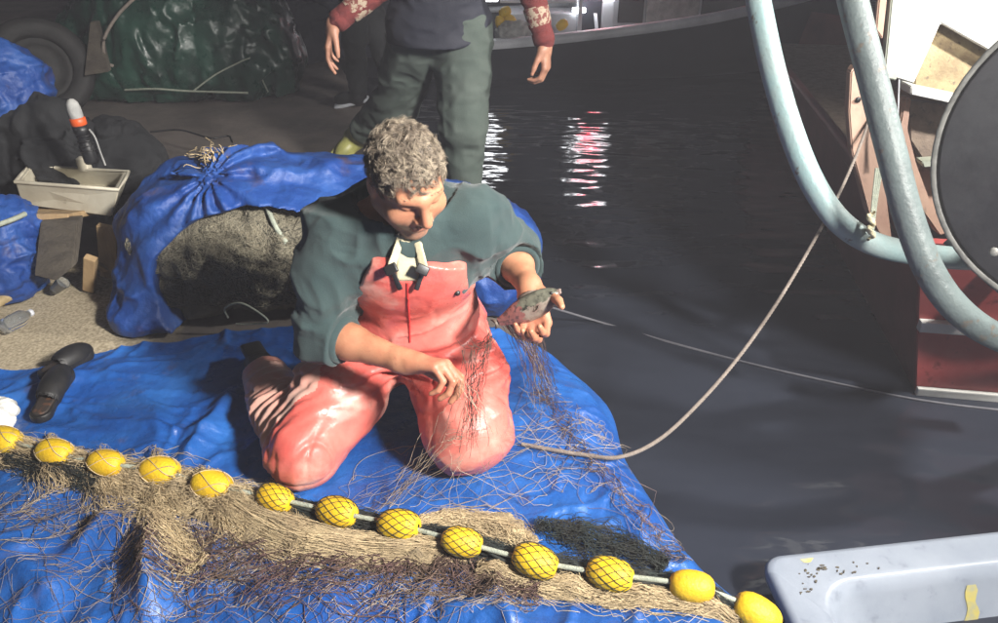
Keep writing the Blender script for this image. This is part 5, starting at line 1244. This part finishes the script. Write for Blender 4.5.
    wh = link('hauler_wheel', lathe([(0, .03), (.08, .03), (.09, .012), (r-.03, .010), (r-.022, -.01), (r-.022, -.03), (r-.06, -.05), (.12, -.05), (.12, -.3), (0, -.3)], 72, M, cw), MT['steel'], t)
    link('wheel_rim', lathe([(r-.018, .012), (r-.008, .017), (r, .012), (r, -.03), (r-.008, -.036), (r-.024, -.03)], 72, M, cw), MT['rim'], wh)
    bc = PD(994, 252, 2.33); link('bolt', lathe([(0, .012), (.010, .012), (.014, .006), (.014, -.004)], 10, M, bc), MT['rim'], wh)
    # knotted lashing between the pipes
    L = [smooth_path([PD(878+k, 168, 2.62), PD(874+k*.7, 200, 2.63), PD(871+k*.4, 235, 2.64)], 16) for k in (-2, 0, 2, 4)]
    tag_l = link('lashing', tubes_mesh(np.array(L), .004, 5), MT['ropepale'], t)
    L = [np.array([PD(871+3.2*math.cos(a+j), 212+a*2.0+j, 2.60+.012*math.sin(a+j)) for a in np.linspace(0, 12.5, 40)]) for j in (0, 1.4, 2.9)]
    link('knot', tubes_mesh(np.array(L), .0055, 5), MT['cream'], t)
    link('wires', tubes_mesh(np.array([smooth_path([PD(899, 80, 2.93), PD(898, 110, 2.9), PD(895+q, 150, 2.9)], 12) for q in (0, 3)]), .003, 5), MT['farwhite'], t)
    # mast with the boat's own work lamp above the stern
    m0 = A3(2.75, 3.75, .1); link('mast', tubes_mesh(np.array([m0, m0+A3(0, 0, 1.5), m0+A3(0, 0, 2.9)]), .04, 12), MT['shadepipe'], t)
    link('mast_arm', tubes_mesh(np.array([m0+A3(0, 0, 2.35), lerp(m0+A3(0, 0, 2.35), A3(2.75, 2.30, 2.35), .5), A3(2.75, 2.30, 2.35)]), .025, 10), MT['shadepipe'], t)
    lp = A3(2.75, 2.30, 2.25); aim = Vector(A3(1.75, 2.75, .95)-lp).normalized(); M = aim.to_track_quat('Z', 'Y').to_matrix()
    hs = link('work_lamp', lathe([(0, -.09), (.05, -.09), (.07, -.06), (.10, 0), (.094, 0), (.09, -.02), (0, -.035)], 20, M, lp), MT['steel'], t)
    link('lamp_glass', lathe([(0, -.012), (.086, -.012), (.088, -.018), (0, -.02)], 20, M, lp), MT['floodface'], hs)
    L = bpy.data.lights.new('work_lamp', 'SPOT'); L.energy = 420; L.spot_size = math.radians(100); L.spot_blend = .7; L.shadow_soft_size = .08; L.color = (1, .97, .92)
    o = bpy.data.objects.new('work_lamp_light', L); C.objects.link(o); o.location = Vector(lp)+aim*.02; o.rotation_euler = aim.to_track_quat('-Z', 'Y').to_euler(); o.parent = t; o.matrix_parent_inverse = Matrix.Translation(-Vector(t.location))
build_red_boat()
# ================================================================== ropes over the water
def build_ropes():
    px = [(522, 446, 2.10), (545, 452, 2.12), (580, 458, 2.14), (620, 457, 2.18), (660, 439, 2.26), (700, 402, 2.36), (738, 358, 2.46), (775, 306, 2.56), (810, 248, 2.68), (838, 196, 2.80), (860, 146, 2.92), (872, 110, 3.0)]
    pts = [PD(x, y, d) for x, y, d in px]
    for i in range(3): pts[i] = on_tarp(P(px[i][0], px[i][1], .02)[None], .012)[0]
    base = smooth_path(pts, 260); tw = np.linspace(0, 260, 260)
    T = np.gradient(base, axis=0); T /= np.linalg.norm(T, axis=1, keepdims=True); A_ = np.cross(T, [0, 0, 1]); A_ /= np.linalg.norm(A_, axis=1, keepdims=True); B_ = np.cross(T, A_)
    t = thing('mooring_rope', 'thick pale rope running from the net over the water to the red boat', 'rope', pts[0])
    dense = smooth_path(pts, 900); T = np.gradient(dense, axis=0); T /= np.linalg.norm(T, axis=1, keepdims=True); A_ = np.cross(T, [0, 0, 1]); A_ /= np.linalg.norm(A_, axis=1, keepdims=True); B_ = np.cross(T, A_)
    k = np.arange(900)*.5
    for j in range(3): link('strand', tubes_mesh(dense+.0028*(np.cos(k+j*2.09)[:, None]*A_+np.sin(k+j*2.09)[:, None]*B_), .0038, 5), MT['rope'], t)
    q = [P(540, 304, -.25), P(600, 322, WATER+.012), P(680, 345, WATER+.004), P(760, 366, WATER+.004), P(840, 384, WATER+.004), P(920, 400, WATER+.004), P(1010, 411, WATER+.004), P(1100, 418, WATER+.004)]
    tag(link('line', tubes_mesh(smooth_path(q, 120), .006, 6), MT['rope_wet']), 'thin wet line lying along the dark water below the red boat', 'rope')
MT['rope_wet'] = mat('wet_line', (.15, .148, .165), .7, (.11, .11, .125), 20)
build_ropes()
# ================================================================== pale dinghy at the lower right
def build_dinghy():
    zt = -.34
    c0 = P(762, 556, zt); ex = unit((P(998, 530, zt)-c0)); ey = unit(P(796, 630, zt)-c0); 
    ey = unit(ey-ex*(ey@ex)*.2)
    t = thing('dinghy', 'pale blue fibreglass dinghy with yellow stains floating at the lower right', 'dinghy', c0*A3(1, 1, 0)+A3(0, 0, WATER))
    W_, L_ = 1.25, 2.3
    def loop(inset, z, rad, n=10):
        pts = []; a0, a1, b0, b1 = inset, W_-inset, inset, L_-inset
        for (cx, cy, s0) in ((a0+rad, b0+rad, math.pi), (a1-rad, b0+rad, 1.5*math.pi), (a1-rad, b1-rad, 0), (a0+rad, b1-rad, .5*math.pi)):
            for k in range(n):
                a = s0+k/(n-1)*math.pi/2; u, v = cx+rad*math.cos(a), cy+rad*math.sin(a); pts.append(c0*A3(1, 1, 0)+ex*u+ey*v+A3(0, 0, z))
        return np.array(pts+[pts[0]])
    prof = [(.16, WATER-.2, .12), (.06, WATER-.05, .10), (.035, zt-.06, .07), (.0, zt-.05, .06), (-.005, zt-.02, .06), (.004, zt-.004, .055), (.02, zt, .05), (.095, zt-.006, .10), (.112, zt-.002, .115), (.125, zt-.008, .125), (.145, zt-.05, .13), (.21, zt-.20, .14), (.24, zt-.23, .13), (.45, zt-.235, .08)]
    link('shell', grid_mesh(np.stack([loop(*p) for p in prof], 1)), MT['dinghy'], t)
    fl = loop(.44, zt-.236, .08)[:-1]; link('floor', pydata(fl, [tuple(range(len(fl)))]), MT['dinghy'], t, False)
    g = np.random.default_rng(4)
    def patch(nm, pts, m, z): link(nm, slab([A3(p[0], p[1], z+.003) for p in pts], [A3(p[0], p[1], z-.003) for p in pts]), m, t, False)
    def blotch(x, y, rx, ry, z, n=16, sd=0):
        gg = np.random.default_rng(sd); return [P(x+rx*math.cos(a)*(1+gg.normal(0, .22)), y+ry*math.sin(a)*(1+gg.normal(0, .22)), z) for a in np.linspace(0, 6.28, n, endpoint=False)]
    patch('stain', blotch(806, 559, 6, 3, zt, 16, 1), MT['yellow_stain'], zt-.0035)
    # yellow paint run on the inner wall that faces the camera
    def on_wall(u, k): b_, z_ = .148+(.206-.148)*k, zt-.056-(.195-.056)*k; return c0*A3(1, 1, 0)+ex*u+ey*(b_+.002)+A3(0, 0, z_+.003)
    def proj_x(p): return 499+F_PX*p[0]/(p[1]*cP-(p[2]-CAM_H)*sP)
    us = np.linspace(0, 1.2, 400); u0 = us[np.argmin([abs(proj_x(on_wall(u, .5))-970) for u in us])]
    ks = np.linspace(0, 1, 9); wl_ = [on_wall(u0-.012-.006*math.sin(k*9), k) for k in ks]; wr_ = [on_wall(u0+.016+.022*k+.006*math.sin(k*13), k) for k in ks]
    pts = wl_+wr_[::-1]; nrm = np.cross(ex, A3(0, 0, 1)); link('stain', slab(pts, [p-A3(0, 0, .004) for p in pts]), MT['yellow_stain'], t, False)
    for k in range(34):
        x, y = g.normal(838, 20), g.normal(569, 3.5)
        if k > 24: x, y = g.normal(803, 8), g.normal(582, 8)
        patch('grit', blotch(x, y, abs(g.normal(.9, .7))+.5, abs(g.normal(.45, .3))+.3, zt, 6, 50+k), MT['rust_speck'], zt-.0045)
build_dinghy()

# ================================================================== thin haze volume added to imitate a veil of lens glare
def build_haze():
    m = bpy.data.materials.new('veil_haze'); m.use_nodes = True; n = m.node_tree.nodes; n.clear()
    v = n.new('ShaderNodeVolumePrincipled'); v.inputs['Color'].default_value = (.90, .90, 1, 1); v.inputs['Density'].default_value = .0105
    o_ = n.new('ShaderNodeOutputMaterial'); m.node_tree.links.new(v.outputs[0], o_.inputs['Volume'])
    o = link('haze', box_mesh((0, 0, .9), (64, 64, 4.1)), m, None, False); o['kind'] = 'stuff'
build_haze()
